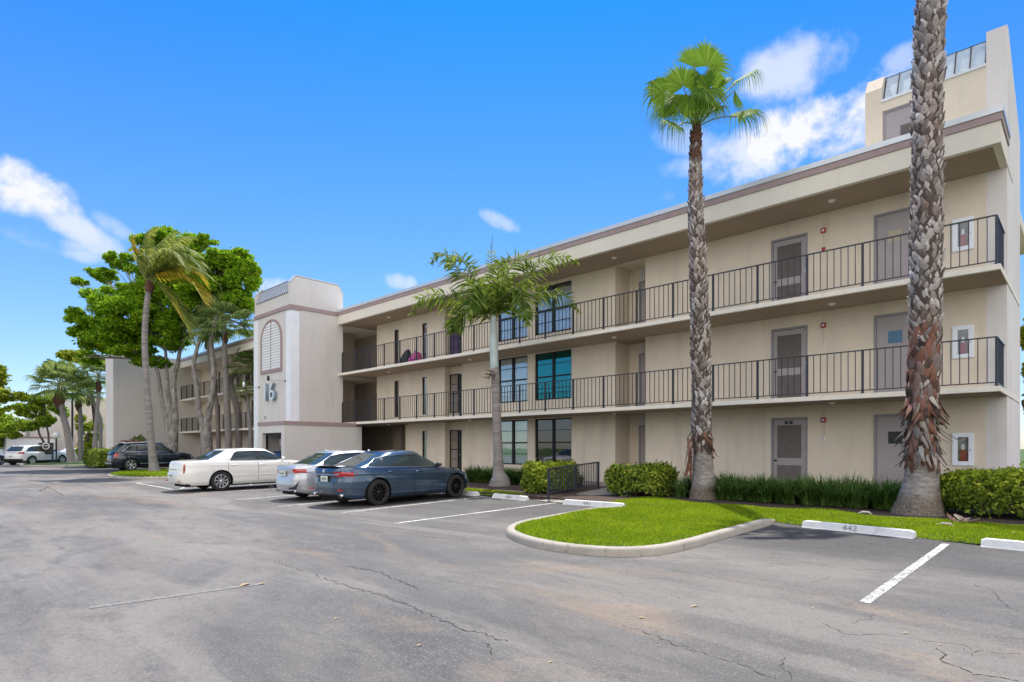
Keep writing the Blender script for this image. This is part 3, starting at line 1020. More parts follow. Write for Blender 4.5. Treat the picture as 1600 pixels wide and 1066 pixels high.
# doors on the corridors
def louvre_door(x0, x1, z, k):
    r = MB()
    r.box(x0 + .07, x1 - .07, YW + .02, YW + .05, z + .02, z + 2.28)
    d = bp(r, 'louvre_door', M['door'])
    f = MB(); f.box(x0, x0 + .065, YW - .012, YW + .06, z, z + 2.36); f.box(x1 - .065, x1, YW - .012, YW + .06, z, z + 2.36); f.box(x0 + .065, x1 - .065, YW - .012, YW + .06, z + 2.295, z + 2.36)
    bp(f, 'frame', M['doorframe'], d)
    for (a, b) in ((.14, .85), (1.08, 2.12)):
        l = MB(); l.box(x0 + .19, x1 - .19, YW + .012, YW + .0205, z + a, z + b)
        n = int((b - a) / .042)
        for i in range(n):
            zz = z + a + (i + .5) * (b - a) / n
            l.prism([(x0 + .19, YW - .002, zz - .012), (x0 + .19, YW + .013, zz + .014), (x0 + .19, YW + .013, zz + .002)], (x1 - x0 - .38, 0, 0))
        bp(l, 'louvre_panel', M['louvre'], d)
    h = MB(); h.tube([(x0 + .12, YW + .02, z + 1.0), (x0 + .12, YW - .05, z + 1.0), (x0 + .22, YW - .055, z + 1.0)], .013, 8)
    h.lathe([(0, 0), (.03, 0), (.03, .012), (0, .012)], (x0 + .12, YW + .02, z + 1.0), (0, -1, 0), 12)
    bp(h, 'handle', M['black'], d)
    for zz in (.25, 1.15, 2.05):
        h = MB(); h.box(x1 - .075, x1 - .05, YW - .018, YW + .0, z + zz, z + zz + .11)
        bp(h, 'hinge', M['steel'], d)
    if k == 0:
        h = MB(); h.box(x0 + .42, x0 + .66, YW + .005, YW + .019, z + 2.155, z + 2.245)
        bp(h, 'name_plate', M['black'], d)
        text_part('name_plate_text', '102', .045, .001, M['glassw'], d, B @ Vector((x0 + .54, YW + .0035, z + 2.178)), (R(90), 0, 0))
    return d


def flush_door(x0, x1, z, h, plate):
    r = MB(); r.box(x0 + .07, x1 - .07, YW + .02, YW + .05, z + .01, z + h - .07)
    d = bp(r, 'flush_door', M['door'])
    f = MB(); f.box(x0, x0 + .065, YW - .012, YW + .06, z, z + h); f.box(x1 - .065, x1, YW - .012, YW + .06, z, z + h); f.box(x0 + .065, x1 - .065, YW - .012, YW + .06, z + h - .065, z + h)
    bp(f, 'frame', M['doorframe'], d)
    p = MB(); p.box(x0 + .36, x0 + .70, YW + .008, YW + .019, z + 1.52, z + 1.86)
    bp(p, 'vision_panel', plate, d)
    hh = MB(); hh.lathe([(0, 0), (.03, 0), (.03, .03), (.035, .06), (.02, .08), (0, .082)], (x1 - .14, YW + .02, z + 1.0), (0, -1, 0), 12)
    bp(hh, 'handle', M['steel'], d)


M['plate_blue'] = simple('blue_grey_wired_glass', (.06, .16, .26), .15)
M['plate_tan'] = simple('beige_plate', (.45, .40, .30), .5)
for (a, b, z0, z1, k) in dops:
    if a < -6: louvre_door(a, b, z0, k)
    else: flush_door(a, b, z0, z1 - z0, (M['black'], M['plate_blue'], M['plate_tan'])[k])


# windows
def curtain_mat(name, c, sc=18.):
    t = NT(name)
    w_ = t.n('ShaderNodeTexWave'); w_.inputs['Scale'].default_value = sc; w_.inputs['Distortion'].default_value = 1.2; w_.inputs['Detail'].default_value = 2
    tc = t.n('ShaderNodeTexCoord'); t.l(tc.outputs['Object'], w_.inputs['Vector'])
    t.set(color=t.ramp(w_.outputs['Fac'], [(0, tuple(x * .72 for x in c)), (1, c)]), rough=.9)
    return t.m


M['blind'] = curtain_mat('white_blind', (.82, .82, .80), 7)
M['curtain_g'] = curtain_mat('pale_green_curtain', (.50, .64, .60), 9)
M['curtain_d'] = curtain_mat('tan_roman_blind', (.30, .26, .22), 5)
M['curtain_t'] = curtain_mat('teal_blind', (.10, .75, .72), 5)
M['purple'] = curtain_mat('purple_curtain', (.12, .07, .19), 20)


def window(x0, x1, z0, z1, glass, cover, split=2, sill=True, rail=True):
    Y = YW + .05; fw = .055 if split == 2 else .028
    f = MB()
    f.box(x0, x0 + fw * 1.5, Y, Y + .07, z0, z1); f.box(x1 - fw, x1, Y, Y + .07, z0, z1)
    f.box(x0 + fw * 1.5, x1 - fw, Y, Y + .07, z0, z0 + fw); f.box(x0 + fw * 1.5, x1 - fw, Y, Y + .07, z1 - fw, z1)
    xm = (x0 + x1) / 2; cells = []
    if split == 2:
        f.box(xm - .06, xm + .06, Y - .008, Y + .07, z0 + fw, z1 - fw)
        cells = [(x0 + fw * 1.5, xm - .06), (xm + .06, x1 - fw)]
    else: cells = [(x0 + fw * 1.5, x1 - fw)]
    zm = z0 + (z1 - z0) * .49
    if rail:
        for (a, b) in cells:
            f.box(a, b, Y - .004, Y + .06, zm - .03, zm + .03)
            for zz in ((z0 + zm) / 2, (zm + z1) / 2 + .02): f.box(a, b, Y + .01, Y + .035, zz - .011, zz + .011)
    w_ = bp(f, 'window', M['bronze'])
    for (a, b) in cells:
        p = MB(); p.box(a, b, Y + .036, Y + .042, z0 + fw, z1 - fw)
        bp(p, 'pane', glass, w_)
    if cover:
        mat, a, b = cover
        c = MB(); n = 44; vs = []; fs = []
        za, zb = z0 + (z1 - z0) * a, z0 + (z1 - z0) * b
        for i in range(n + 1):
            x = x0 + .03 + (x1 - x0 - .06) * i / n; y = Y + .085 + .012 * math.sin(i * 1.4)
            vs += [(x, y, za), (x, y, zb)]
        fs = [(2 * i, 2 * i + 2, 2 * i + 3, 2 * i + 1) for i in range(n)]
        c.add(vs, fs)
        bp(c, 'curtain', mat, w_)
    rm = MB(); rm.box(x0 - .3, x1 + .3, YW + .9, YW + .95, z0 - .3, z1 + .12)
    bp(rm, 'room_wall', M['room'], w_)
    return w_


for (a, b, z0, z1, k, t_) in wins:
    if k == 0: window(a, b, z0, z1, M['glass'] if t_ == 'a' else M['glass_dark'], (M['curtain_g'], .0, 1) if t_ == 'a' else (M['curtain_d'], .52, .86))
    elif k == 1: window(a, b, z0, z1, M['glass'] if t_ == 'a' else M['glass_teal'], (M['blind'], 0, 1) if t_ == 'a' else (M['curtain_t'], .0, .9))
    else: window(a, b, z0, z1, M['glass'], (M['blind'], 0, .92))
for (a, b, z0, z1, k) in slits:
    cov = None
    if a < -26: gl, cov = M['glass_dark'], None
    elif k == 2: gl, cov = M['glass'], (M['purple'], 0, 1)
    else: gl, cov = M['glass'], (M['curtain_g'], 0, 1)
    window(a, b, z0, z1, gl, cov, 1, rail=False)

# doors and windows in the two recesses, siding above the doors
for (a, b, z0, z1, k) in recs:
    YB = YW + (1.0 if a > -20 else .34)
    if a > -20:
        f = MB(); f.box(a + .46, a + .53, YB - .05, YB - .002, z0, z0 + 2.3); f.box(a + .53, b - .002, YB - .05, YB - .002, z0 + 2.23, z0 + 2.3)
        fo = bp(f, 'entry_door', M['doorframe'])
        d = MB(); d.box(a + .53, b - .002, YB - .03, YB - .003, z0, z0 + 2.23)
        bp(d, 'leaf', M['door'], fo)
        sd = MB()
        for i in range(7): sd.box(a + .5 + i * .12, a + .6 + i * .12, YB - .03, YB - .002, z0 + 2.31, z1 - .01)
        bp(sd, 'siding', M['tower'])
    else:
        # tall sidelight beside a dark front door
        f = MB(); x0, x1 = a + .06, a + .72
        f.box(x0, x0 + .05, YB - .06, YB - .002, z0 + .35, z0 + 2.32); f.box(x1 - .05, x1, YB - .06, YB - .002, z0 + .35, z0 + 2.32)
        for zz in (.35, .82, 1.30, 1.79, 2.27): f.box(x0 + .05, x1 - .05, YB - .05, YB - .002, z0 + zz, z0 + zz + (.05 if zz in (.35, 1.3, 2.27) else .025))
        fo = bp(f, 'sidelight', M['bronze'])
        p = MB(); p.box(x0 + .05, x1 - .05, YB - .02, YB - .004, z0 + .37, z0 + 2.3)
        bp(p, 'pane', M['purple'] if k == 2 else M['curtain_d'], fo)
        d = MB(); d.box(a + .76, b - .004, YB - .03, YB - .003, z0, z0 + 2.3)
        dd = bp(d, 'entry_door', M['bronze'])
        h = MB(); h.lathe([(0, 0), (.025, 0), (.03, .04), (0, .06)], (a + .84, YB - .03, z0 + 1.05), (0, -1, 0), 10)
        bp(h, 'handle', M['steel'], dd)


# railings: posts are sub-parts, the pickets are the railing's own pattern
def railing(x0, x1, zf, mat, returns=True, y=YE + .05, step=1.41):
    n = round((x1 - x0) / step); st = (x1 - x0) / n
    m = MB(); zt = zf + 1.17
    m.box(x0, x1, y - .024, y + .024, zt - .028, zt)
    m.box(x0, x1, y - .014, y + .014, zf + .075, zf + .10)
    for i in range(n):
        for j in range(1, 8):
            x = x1 - i * st - j * st / 8
            m.box(x - .0095, x + .0095, y - .0095, y + .0095, zf + .10, zt - .028)
    if returns:
        m.box(x1 - .022, x1 + .022, y + .024, YW - .03, zt - .028, zt)
        m.box(x1 - .012, x1 + .012, y + .014, YW - .03, zf + .075, zf + .10)
        for j in range(1, 10):
            yy = y + j * (YW - y) / 10
            m.box(x1 - .0095, x1 + .0095, yy - .0095, yy + .0095, zf + .10, zt - .028)
    rl = bp(m, 'railing', mat)
    for i in range(n + 1):
        x = x1 - i * st
        p = MB(); p.box(x - .026, x + .026, y - .03, y + .03, zf - .04, zt - .029)
        p.box(x - .045, x + .045, y - .045, y - .028, zf - .10, zf + .02)
        bp(p, 'post', mat, rl)
    return rl


railing(-30.98, -1.61, F2, M['rail']); railing(-30.98, -1.61, F3, M['rail'])

# ceiling lights of the corridors
for z in (2.54, 5.395, RF):
    for x in (-5.4, -12.9, -21.0, -27.6):
        l = MB(); l.lathe([(0, -.055), (.05, -.05), (.075, -.03), (.085, -.01), (.10, -.008), (.10, .004)], (x, YW - .85, z), (0, 0, 1), 20)
        bp(l, 'ceiling_light', M['glassw'])

# ------------------------------------------------------------------ stair tower with the number
YT = 15.15
tw = MB()
# side walls (gable profile)
prof = [(YT, 2.0), (YT, 10.3), (YT + .30, 10.66), (18.0, 10.62), (18.32, 10.15), (18.32, 2.0)]
tw.prism([(XS, y, z) for y, z in prof], (-.3, 0, 0))
tw.prism([(-36.05, y, z) for y, z in prof], (.3, 0, 0))
tw.box(-35.75, XS - .3, YT + .012, YT + .3, -.3, 9.76)
tw.box(-35.75, XS - .3, 18.0, 18.3, 8.6, 10.2)
tw.box(-36.05, -35.75, YT + .003, 18, -.3, 2.0)
tower = bp(tw, 'stair_tower', M['tower'])
r = MB(); r.prism([(-35.75, YT - .05, 9.78), (-35.75, YT + .26, 10.52), (-35.75, YT + .6, 10.52), (-35.75, YT + .6, 9.78)], (4.05, 0, 0))
bp(r, 'mansard_roof', M['metalroof'], tower)
r = MB()
for i in range(15):
    x = -35.74 + i * (4.0 / 14)
    r.prism([(x, YT - .072, 9.79), (x, YT + .24, 10.54), (x, YT + .27, 10.52), (x, YT - .04, 9.77)], (.045, 0, 0))
r.prism([(-35.75, YT + .24, 10.525), (-35.75, YT + .24, 10.56), (-35.75, YT + .4, 10.56), (-35.75, YT + .4, 10.525)], (4.05, 0, 0))
bp(r, 'roof_seam', M['doorframe'], tower)
r = MB()
for xx in (XS, -36.05):
    s_ = 1 if xx == XS else -1
    P = [(YT - .02, 10.3), (YT + .29, 10.68), (18.0, 10.645), (18.34, 10.15)]
    for (a, b) in zip(P[:-1], P[1:]):
        r.prism([(xx + s_ * .03, a[0], a[1]), (xx + s_ * .03, b[0], b[1]), (xx + s_ * .03, b[0], b[1] + .045), (xx + s_ * .03, a[0], a[1] + .045)], (-s_ * .37, 0, 0))
bp(r, 'roof_flashing', M['flash'], tower)
r = MB(); r.lathe([(0, .0), (.2, 0), (.2, .35), (.34, .37), (.36, .5), (.22, .58), (0, .6)], (-33.2, 17.0, 10.3), (0, 0, 1), 20)
r.box(-33.6, -32.8, 16.6, 17.4, 10.2, 10.45)
bp(r, 'roof_vent', M['flash'], tower)
r = MB(); e = .05
r.box(-36.05 - e, XS + e, YT - e, YT - .001, 8.86, 9.07)
r.box(XS + .001, XS + e, YT - .001, 18.0 - .06, 8.861, 9.069)
r.box(-36.05 - e, -36.05 - .001, YT - .001, 18.0, 8.861, 9.069)
r.box(-31.93, XS + e + .03, YT - e - .03, YT - .03, 8.78, 8.859); r.box(XS + .002, XS + e + .03, YT - .03, 15.68, 8.78, 8.859)
bp(r, 'trim_band', M['band'], tower)
c = MB(); c.box(-31.89, XS + .035, YT - .04, 15.64, 2.6, 8.78)
bp(c, 'corner_column', M['white'], tower)
c = MB(); c.box(-36.09, -35.6, YT - .04, 15.64, -.25, 8.78)
bp(c, 'corner_column', M['white'], tower)
# arched panel with shutters
ax0, ax1, azb, azs = -35.10, -32.40, 5.55, 7.42
axc, ar = (ax0 + ax1) / 2, (ax1 - ax0) / 2


def arch_pts(r, n=24, rz=1.0):
    return [(axc - r * math.cos(math.pi * i / n), azs + rz * r * math.sin(math.pi * i / n)) for i in range(n + 1)]


oo = [(ax0, azb)] + arch_pts(ar, rz=.86) + [(ax1, azb)]; ii = [(ax0 + .13, azb + .16)] + arch_pts(ar - .13, rz=.86) + [(ax1 - .13, azb + .16)]
m = MB(); n = len(oo); yf, yb = YT - .07, YT + .01
vs = [(x, yf, z) for x, z in oo] + [(x, yf, z) for x, z in ii] + [(x, yb, z) for x, z in oo] + [(x, yb, z) for x, z in ii]
fs = []
for i in range(n):
    j = (i + 1) % n
    fs += [(i, j, n + j, n + i), (2 * n + i, 2 * n + j, j, i), (n + i, n + j, 3 * n + j, 3 * n + i)]
m.add(vs, fs); bp(m, 'arch_surround', M['band'], tower)
m = MB(); m.prism([(x, YT - .02, z) for x, z in ii], (0, .03, 0)); bp(m, 'arch_panel', M['glassw'], tower)
for s in (-1, 1):
    m = MB(); z = azb + .19
    while z < azs + .86 * (ar - .13) - .1:
        dz = z + .05 - azs
        half = (ar - .16) if dz < 0 else (ar - .16) * math.sqrt(max(0, 1 - (dz / (.86 * (ar - .13))) ** 2))
        xa, xb = (axc + .03, axc + half) if s > 0 else (axc - half, axc - .03)
        if xb - xa > .1:
            m.prism([(xa, YT - .03, z + .13), (xa, YT - .065, z), (xa, YT - .03, z)], (xb - xa, 0, 0))
        z += .155
    bp(m, 'shutter', M['glassw'], tower)
m = MB(); m.box(axc - .03, axc + .03, YT - .06, YT - .02, azb + .16, azs + .86 * (ar - .13)); bp(m, 'mullion', M['band'], tower)
M['number_face'] = simple('pale_sign_face', (.66, .74, .80), .4, .1)
o = text_part('house_number', '16', 1.02, .07, M['number'] if 'number' in M else M.setdefault('number', simple('shaded_letter_side', (.24, .32, .38), .4, .2)), tower, B @ Vector((-33.76, YT - .13, 3.94)), (R(90), 0, 0), 1.02)  # dark letter body stands in for the shaded sides of the pale digits
text_part('number_face', '16', 1.02, .004, M['number_face'], tower, B @ Vector((-33.76, YT - .207, 3.94)), (R(90), 0, 0), 1.02)
m = MB(); m.box(-34.62, -34.5, YT - .07, YT, 2.95, 3.07); bp(m, 'junction_box', M['steel'], tower)
# low block in front of the tower with the open bin store
YL = 13.89
lb = MB()
wall_y(lb, YL, -32.56, -29.5, -.4, 2.42, [(-32.11, -29.83, -.4, 2.02, .32, False)])
lb.quad((-29.5, YL, -.4), (-29.5, 18.0, -.4), (-29.5, 18.0, 2.42), (-29.5, YL, 2.42))
lb.quad((-32.56, 18, -.4), (-32.56, YL, -.4), (-32.56, YL, 2.42), (-32.56, 18, 2.42))
lb.quad((-32.5, 15.06, -.4), (-29.6, 15.06, -.4), (-29.6, 15.06, 2.4), (-32.5, 15.06, 2.4))
lb.quad((-32.5, 16.4, -.4), (-29.6, 16.4, -.4), (-29.6, 16.4, 2.4), (-32.5, 16.4, 2.4))
lb.quad((-29.52, YL + .3, -.4), (-29.52, 18.0, -.4), (-29.52, 18.0, 2.42), (-29.52, YL + .3, 2.42))
lb.box(-32.5, -29.55, YL + .3, 18.0, 2.3, 2.42)
lb.box(-29.52, -29.502, 18.0, 18.4, -.4, 2.42)
low = bp(lb, 'bin_store', M['tower'])
r = MB(); r.box(-32.6, -29.46, YL - .04, YL + .2, 2.421, 2.61); r.box(-29.66, -29.46, YL + .2, 18.0, 2.421, 2.609); r.box(-32.6, -32.4, YL + .2, 18, 2.421, 2.609)
r.box(-32.4, -29.66, YL + .2, 15.1, 2.45, 2.55); r.box(XS + .05, -29.66, 15.1, 18.3, 2.45, 2.55)
bp(r, 'roof_edge', M['band'], low)
r = MB(); r.box(-32.13, -32.05, YL + .2, YL + .3, -.3, 2.0); r.box(-32.05, -29.83, YL + .2, YL + .3, 1.9, 2.015)
bp(r, 'door_frame', M['bronze'], low)

# ------------------------------------------------------------------ far wing of the same building and its end block
XF0, XF1 = -58.56, -36.05
fo = []
for k, z in enumerate((F1, F2, F3)):
    for x in (-41.0, -47.6, -54.5): fo.append((x, x + .5, z + .3, z + 2.3, .12, True))
    for x in (-43.0, -50.5): fo.append((x, x + 1.2, z, z + 2.35, .9, True))
w = MB()
wall_y(w, YW, XF0, XF1, -.4, 8.4, fo)
w.box(XF0, XF1, 20.8, 30, -.4, 8.9)
bp(w, 'wall', M['wall'])
w = MB(); w.box(XF0 - 2.57, XF0, 12.88, 30, -.4, 9.15)
bp(w, 'end_block', M['tower'])
w = MB()
for (x0, x1, z0, z1, d, b) in fo:
    if x1 - x0 < .6: w.box(x0 + .03, x1 - .03, YW + .08, YW + .1, z0 + .03, z1 - .03)
    else: w.box(x0 + .1, x0 + .8, YW + .84, YW + .88, z0 + .02, z0 + 2.2)
bp(w, 'dark_opening', M['bronze'])
for zt, zb in ((F2, 2.55), (F3, 5.405)):
    s = MB(); s.box(XF0, XF1, YE, 21, zb, zt); bp(s, 'balcony_slab', M['slab'])
r = MB(); r.box(XF0, XF1, YE, YE + .16, RF, 8.88); r.box(XF0, XF1, YE + .16, 30, 8.38, 8.98); bp(r, 'roof_fascia', M['fascia'])
r = MB(); r.box(XF0, XF1, YE - .03, YE + .13, 8.885, 9.065); bp(r, 'roof_trim', M['band'])
r = MB(); r.box(XF0, XF1, YE - .055, YE + .19, 9.068, 9.21); bp(r, 'roof_flashing', M['flash'])
railing(-58.5, -36.1, F2, M['rail'], False); railing(-58.5, -36.1, F3, M['rail'], False)

# ------------------------------------------------------------------ things on the walls
for k, (z, lab) in enumerate([(.76, 'ground floor, behind the clipped hedge'), (3.6, 'second floor corridor'), (6.45, 'top floor corridor')]):
    t = thing('extinguisher_cabinet', 'white glazed extinguisher cabinet on the wall of the %s' % lab, 'extinguisher cabinet', (-2.45, YW, z), group='extinguisher cabinets by the end wall')
    f = MB(); f.box(-.23, -.115, -.05, -.002, 0, .86); f.box(.115, .23, -.05, -.002, 0, .86); f.box(-.115, .115, -.05, -.002, 0, .11); f.box(-.115, .115, -.05, -.002, .75, .86)
    f.build('frame', M['cabwhite'], t, .006)
    f = MB(); f.box(-.115, .115, -.012, -.004, .11, .75); f.build('back_panel', M['louvre'], t)
    f = MB(); f.box(-.115, .115, -.034, -.031, .11, .75); f.build('pane', M['glass'], t)
    f = MB(); f.box(.15, .17, -.062, -.05, .38, .44); f.build('latch', M['steel'], t)
    e = thing('fire_extinguisher', 'red fire extinguisher inside the glazed cabinet on the %s' % lab, 'fire extinguisher', (-2.45, YW - .022, z + .12), group='fire extinguishers in their cabinets')
    f = MB(); f.lathe([(0, 0), (.068, 0), (.075, .02), (.075, .24), (.06, .29), (.03, .315), (0, .32)], (0, 0, 0), (0, 0, 1), 20)
    for i in range(len(f.v)): f.v[i] = (f.v[i][0], f.v[i][1] * .1, f.v[i][2])
    f.build('cylinder', M['red'], e)
    f = MB(); f.box(-.035, .035, -.006, .004, .30, .44); f.build('valve', M['glassw'], e)
    f = MB(); f.tube([(-.02, 0, .42), (-.07, 0, .40), (-.085, 0, .32), (-.07, 0, .2)], .007, 8); f.tube([(.02, 0, .42), (.065, 0, .44), (.08, 0, .36)], .007, 8); f.build('hose', M['black'], e)
for k, (z, lab) in enumerate([(2.0, 'ground floor'), (4.88, 'second floor'), (7.76, 'top floor')]):
    t = thing('fire_alarm', 'red fire alarm sounder with conduit on the %s wall beside the louvred door' % lab, 'fire alarm', (-5.87, YW, z), group='fire alarm sounders beside the louvred doors')
    f = MB(); f.box(-.07, .07, -.06, -.001, 0, .15); f.build('housing', M['red'], t, .008)
    f = MB(); f.box(-.035, .035, -.078, -.06, .04, .11); f.build('strobe', M['glassw'] if k == 2 else M['steel'], t, .005)
    f = MB(); f.tube([(0, -.012, -.45), (0, -.012, 0)], .007, 6); f.tube([(0, -.012, .15), (0, -.012, .38)], .007, 6); f.build('conduit', M['wall'], t)
    t2 = thing('call_point', '%s box on the %s wall under the alarm sounder' % ('small red' if k == 2 else 'small white', lab), 'call point', (-5.87, YW, z - .56), group='call points under the alarm sounders')
    f = MB(); f.box(-.05, .05, -.04, -.001, 0, .125); f.build('box', M['red'] if k == 2 else M['glassw'], t2, .006)
    f = MB(); f.box(-.012, .012, -.047, -.04, .05, .09); f.build('lever', M['black'], t2)
# wall lamps of the tower: arms over the number
for (x0, x1, z0, z1, lab) in [(-32.02, -32.95, 4.93, 5.0, 'thin black lamp arm reaching over the number on the tower front'), (-35.42, -36.3, 4.82, 4.9, 'thin lamp arm at the left corner of the tower front')]:
    t = thing('wall_lamp', lab, 'wall lamp', (x0, YT, z0))
    f = MB(); f.lathe([(0, 0), (.06, 0), (.06, .03), (0, .04)], (0, 0, 0), (0, -1, 0), 14); f.build('base', M['black'], t)
    f = MB(); f.tube([(0, -.03, 0), (0, -.3, .02), ((x1 - x0) * .6, -.5, .04), (x1 - x0, -.55, z1 - z0)], .016, 8); f.build('arm', M['steel'], t)
    hm = M['black'] if x0 > -34 else M['glassw']
    f = MB(); f.lathe([(0, -.12), (.075, -.12), (.07, .06), (.05, .14), (0, .16)], (x1 - x0, -.55, z1 - z0 + .1), (0, 0, 1), 14); f.build('lamp_head', hm, t)
# wreath on the top floor door of the middle recess
t = thing('wreath', 'round green leaf wreath hanging on the top floor door in the middle recess', 'wreath', (-12.33, YW + .93, F3 + 1.62))
ph = rng.uniform(0, 2 * np.pi, 420); rr = .17 + rng.normal(0, .035, 420)
c = np.stack([np.cos(ph) * rr, rng.uniform(-.05, .0, 420), np.sin(ph) * rr], 1)
a = rng.normal(0, 1, (420, 3)); a /= np.linalg.norm(a, axis=1)[:, None]; b = np.cross(a, rng.normal(0, 1, (420, 3))); b /= np.linalg.norm(b, axis=1)[:, None]
V = np.stack([c - a * .035, c + b * .014, c + a * .035, c - b * .014], 1).reshape(-1, 3)
np_mesh('leaves', V, np.arange(420 * 4).reshape(-1, 4), M['hedge'], t)
f = MB(); f.tube([(.16 * math.cos(i * .4), -.012, .16 * math.sin(i * .4)) for i in range(17)], .012, 6); f.build('ring', M['bark_dark'], t)
# the black and pink bags on the top balcony
t = thing('duffel_bag', 'slumped black bag leaning on the wall under the purple window, top balcony', 'bag', (-25.2, 18.35, F3))
f = MB(); f.tube([(-.05, 0, .02), (-.06, 0, .2), (0, .02, .42), (.05, .03, .6), (.1, .03, .72)], [.28, .30, .24, .16, .05], 14, jit=.06); f.build('body', M['black'], t)
f = MB(); f.tube([(.1, .02, .62), (.28, -.02, .55), (.36, -.03, .2), (.3, 0, .05)], .022, 8); f.build('strap', M['black'], t)
for (x, r_, lab) in [(-24.3, .27, 'larger bright pink bag on the top balcony beside the front door recess'), (-24.78, .15, 'small pink bag between the black bag and the larger pink one')]:
    t = thing('pink_bag', lab, 'bag', (x, 18.32, F3))
    f = MB(); f.tube([(-r_ * .2, 0, .03), (-r_ * .1, 0, r_ * .8), (r_ * .1, .0, r_ * 1.5), (r_ * .2, 0, r_ * 1.85)], [r_ * .9, r_ * 1.1, r_ * .8, r_ * .2], 14, jit=.08)
    f.build('body', simple('pink_fabric', (.50, .07, .26), .6, var=.35, vs=9), t)
    f = MB(); f.tube([(-r_ * .5, -.1, r_ * 1.1), (0, -.14, r_ * 2.1), (r_ * .5, -.1, r_ * 1.1)], .018, 8); f.build('handle', simple('purple_webbing', (.20, .05, .30), .6), t)
# in the bin store: a blue bin and a white notice
t = thing('recycling_bin', 'blue recycling bin with a lid standing inside the open bin store', 'bin', (-31.35, 14.72, -.2))
f = MB(); f.prism([(-.28, -.3, 0), (.28, -.3, 0), (.33, -.36, 1.2), (-.33, -.36, 1.2)], (0, .62, 0)); f.build('body', simple('blue_bin_plastic', (.015, .06, .26), .5), t)
f = MB(); f.box(-.36, .36, -.4, .32, 1.2, 1.27); f.build('lid', M['black'], t, .01)
t = thing('meter_box', 'pale blue-grey meter box with dark pipes above the bin in the bin store', 'meter box', (-31.95, 15.04, 1.35))
f = MB(); f.box(-.3, .3, -.15, .0, 0, .42); f.build('box', M['cabwhite'], t, .01)
f = MB(); f.tube([(.1, -.05, 0), (.1, -.05, -.5), (.5, -.05, -.6), (.5, -.05, -1.2)], .03, 8); f.build('pipe', M['black'], t)

# handrail of the walk
t = thing('handrail', 'navy picket handrail along the footpath in front of the clipped bush', 'handrail', (-10.94, 12.8, 0))
p0, p1 = Vector((0, 0, 0)), Vector((-.70, 3.33, 0)); zb = (-.10, -.04); zt = (.64, .76)
dd = (p1 - p0).normalized(); nn = Vector((-dd.y, dd.x, 0))
m = MB(); K = 26
for (za, zc, h) in ((zt[0], zt[1], .02), (zb[0] + .06, zb[1] + .06, .014)):
    c = (p0 + p1) / 2 + Vector((0, 0, (za + zc) / 2)); m.obox(c, (p1 - p0 + Vector((0, 0, zc - za))) / 2, nn * .02, (0, 0, h))
for i in range(1, K):
    if i in (13,): continue
    f = i / K; c = p0 + (p1 - p0) * f; a = zb[0] + (zb[1] - zb[0]) * f + .06; b = zt[0] + (zt[1] - zt[0]) * f
    m.obox(c + Vector((0, 0, (a + b) / 2)), dd * .01, nn * .01, (0, 0, (b - a) / 2))
m.build('railing', M['rail'], t)
for f in (0, .5, 1):
    c = p0 + (p1 - p0) * f; a = -.25; b = zt[0] + (zt[1] - zt[0]) * f + .01
    m = MB(); m.obox(c + Vector((0, 0, (a + b) / 2)), dd * .027, nn * .027, (0, 0, (b - a) / 2)); m.build('post', M['rail'], t)


# ------------------------------------------------------------------ cars
def car_paint(name, c, metal=.5, rough=.32):
    t = NT(name)
    dust = t.noise(3, 4)
    t.set(color=t.mix(t.mr(dust, .45, .8, 0, .10), c, (.35, .33, .30)), rough=rough, metal=metal, coat=1.0, coatr=.04, spec=.5)
    return t.m


M['p_blue'] = car_paint('slate_blue_metallic_paint', (.048, .088, .150), .6, .24)
M['p_silver'] = car_paint('pale_silver_paint', (.56, .58, .62), .5, .30)
M['p_white'] = car_paint('pearl_white_paint', (.80, .79, .755), .0, .35)
M['p_navy'] = car_paint('dark_navy_paint', (.006, .016, .032), .4, .25)
M['p_white2'] = car_paint('white_paint', (.78, .79, .80), .0, .35)
M['rubber'] = simple('tyre_rubber', (.018, .018, .019), .85)
M['alloy'] = simple('silver_alloy', (.55, .56, .58), .25, .9, var=.04)
M['alloy_black'] = simple('black_alloy', (.018, .018, .02), .3, .5)
M['chrome'] = simple('chrome_trim', (.75, .76, .78), .12, 1.0, var=.02)
M['carblack'] = simple('black_car_trim', (.014, .014, .015), .5)
M['under'] = simple('underbody_black', (.008, .008, .008), .9)


def lens_mat(name, c, dark):
    t = NT(name)
    t.set(color=t.ramp(t.noise(5, 1), [(.4, dark), (.6, c)]), rough=.12, coat=1.0, spec=.6)
    return t.m


M['tail'] = lens_mat('red_lamp_lens', (.50, .010, .012), (.28, .006, .01))
M['head'] = lens_mat('clear_lamp_lens', (.55, .57, .6), (.2, .21, .22))
M['plate'] = simple('licence_plate', (.60, .66, .62), .4, var=.2, vs=18)
t_ = NT('car_glass')
t_.set(color=(.035, .05, .05), rough=.03, spec=.55)
M['carglass'] = t_.m


def ip(x, P):
    return np.interp(x, [p[0] for p in P], [p[1] for p in P])


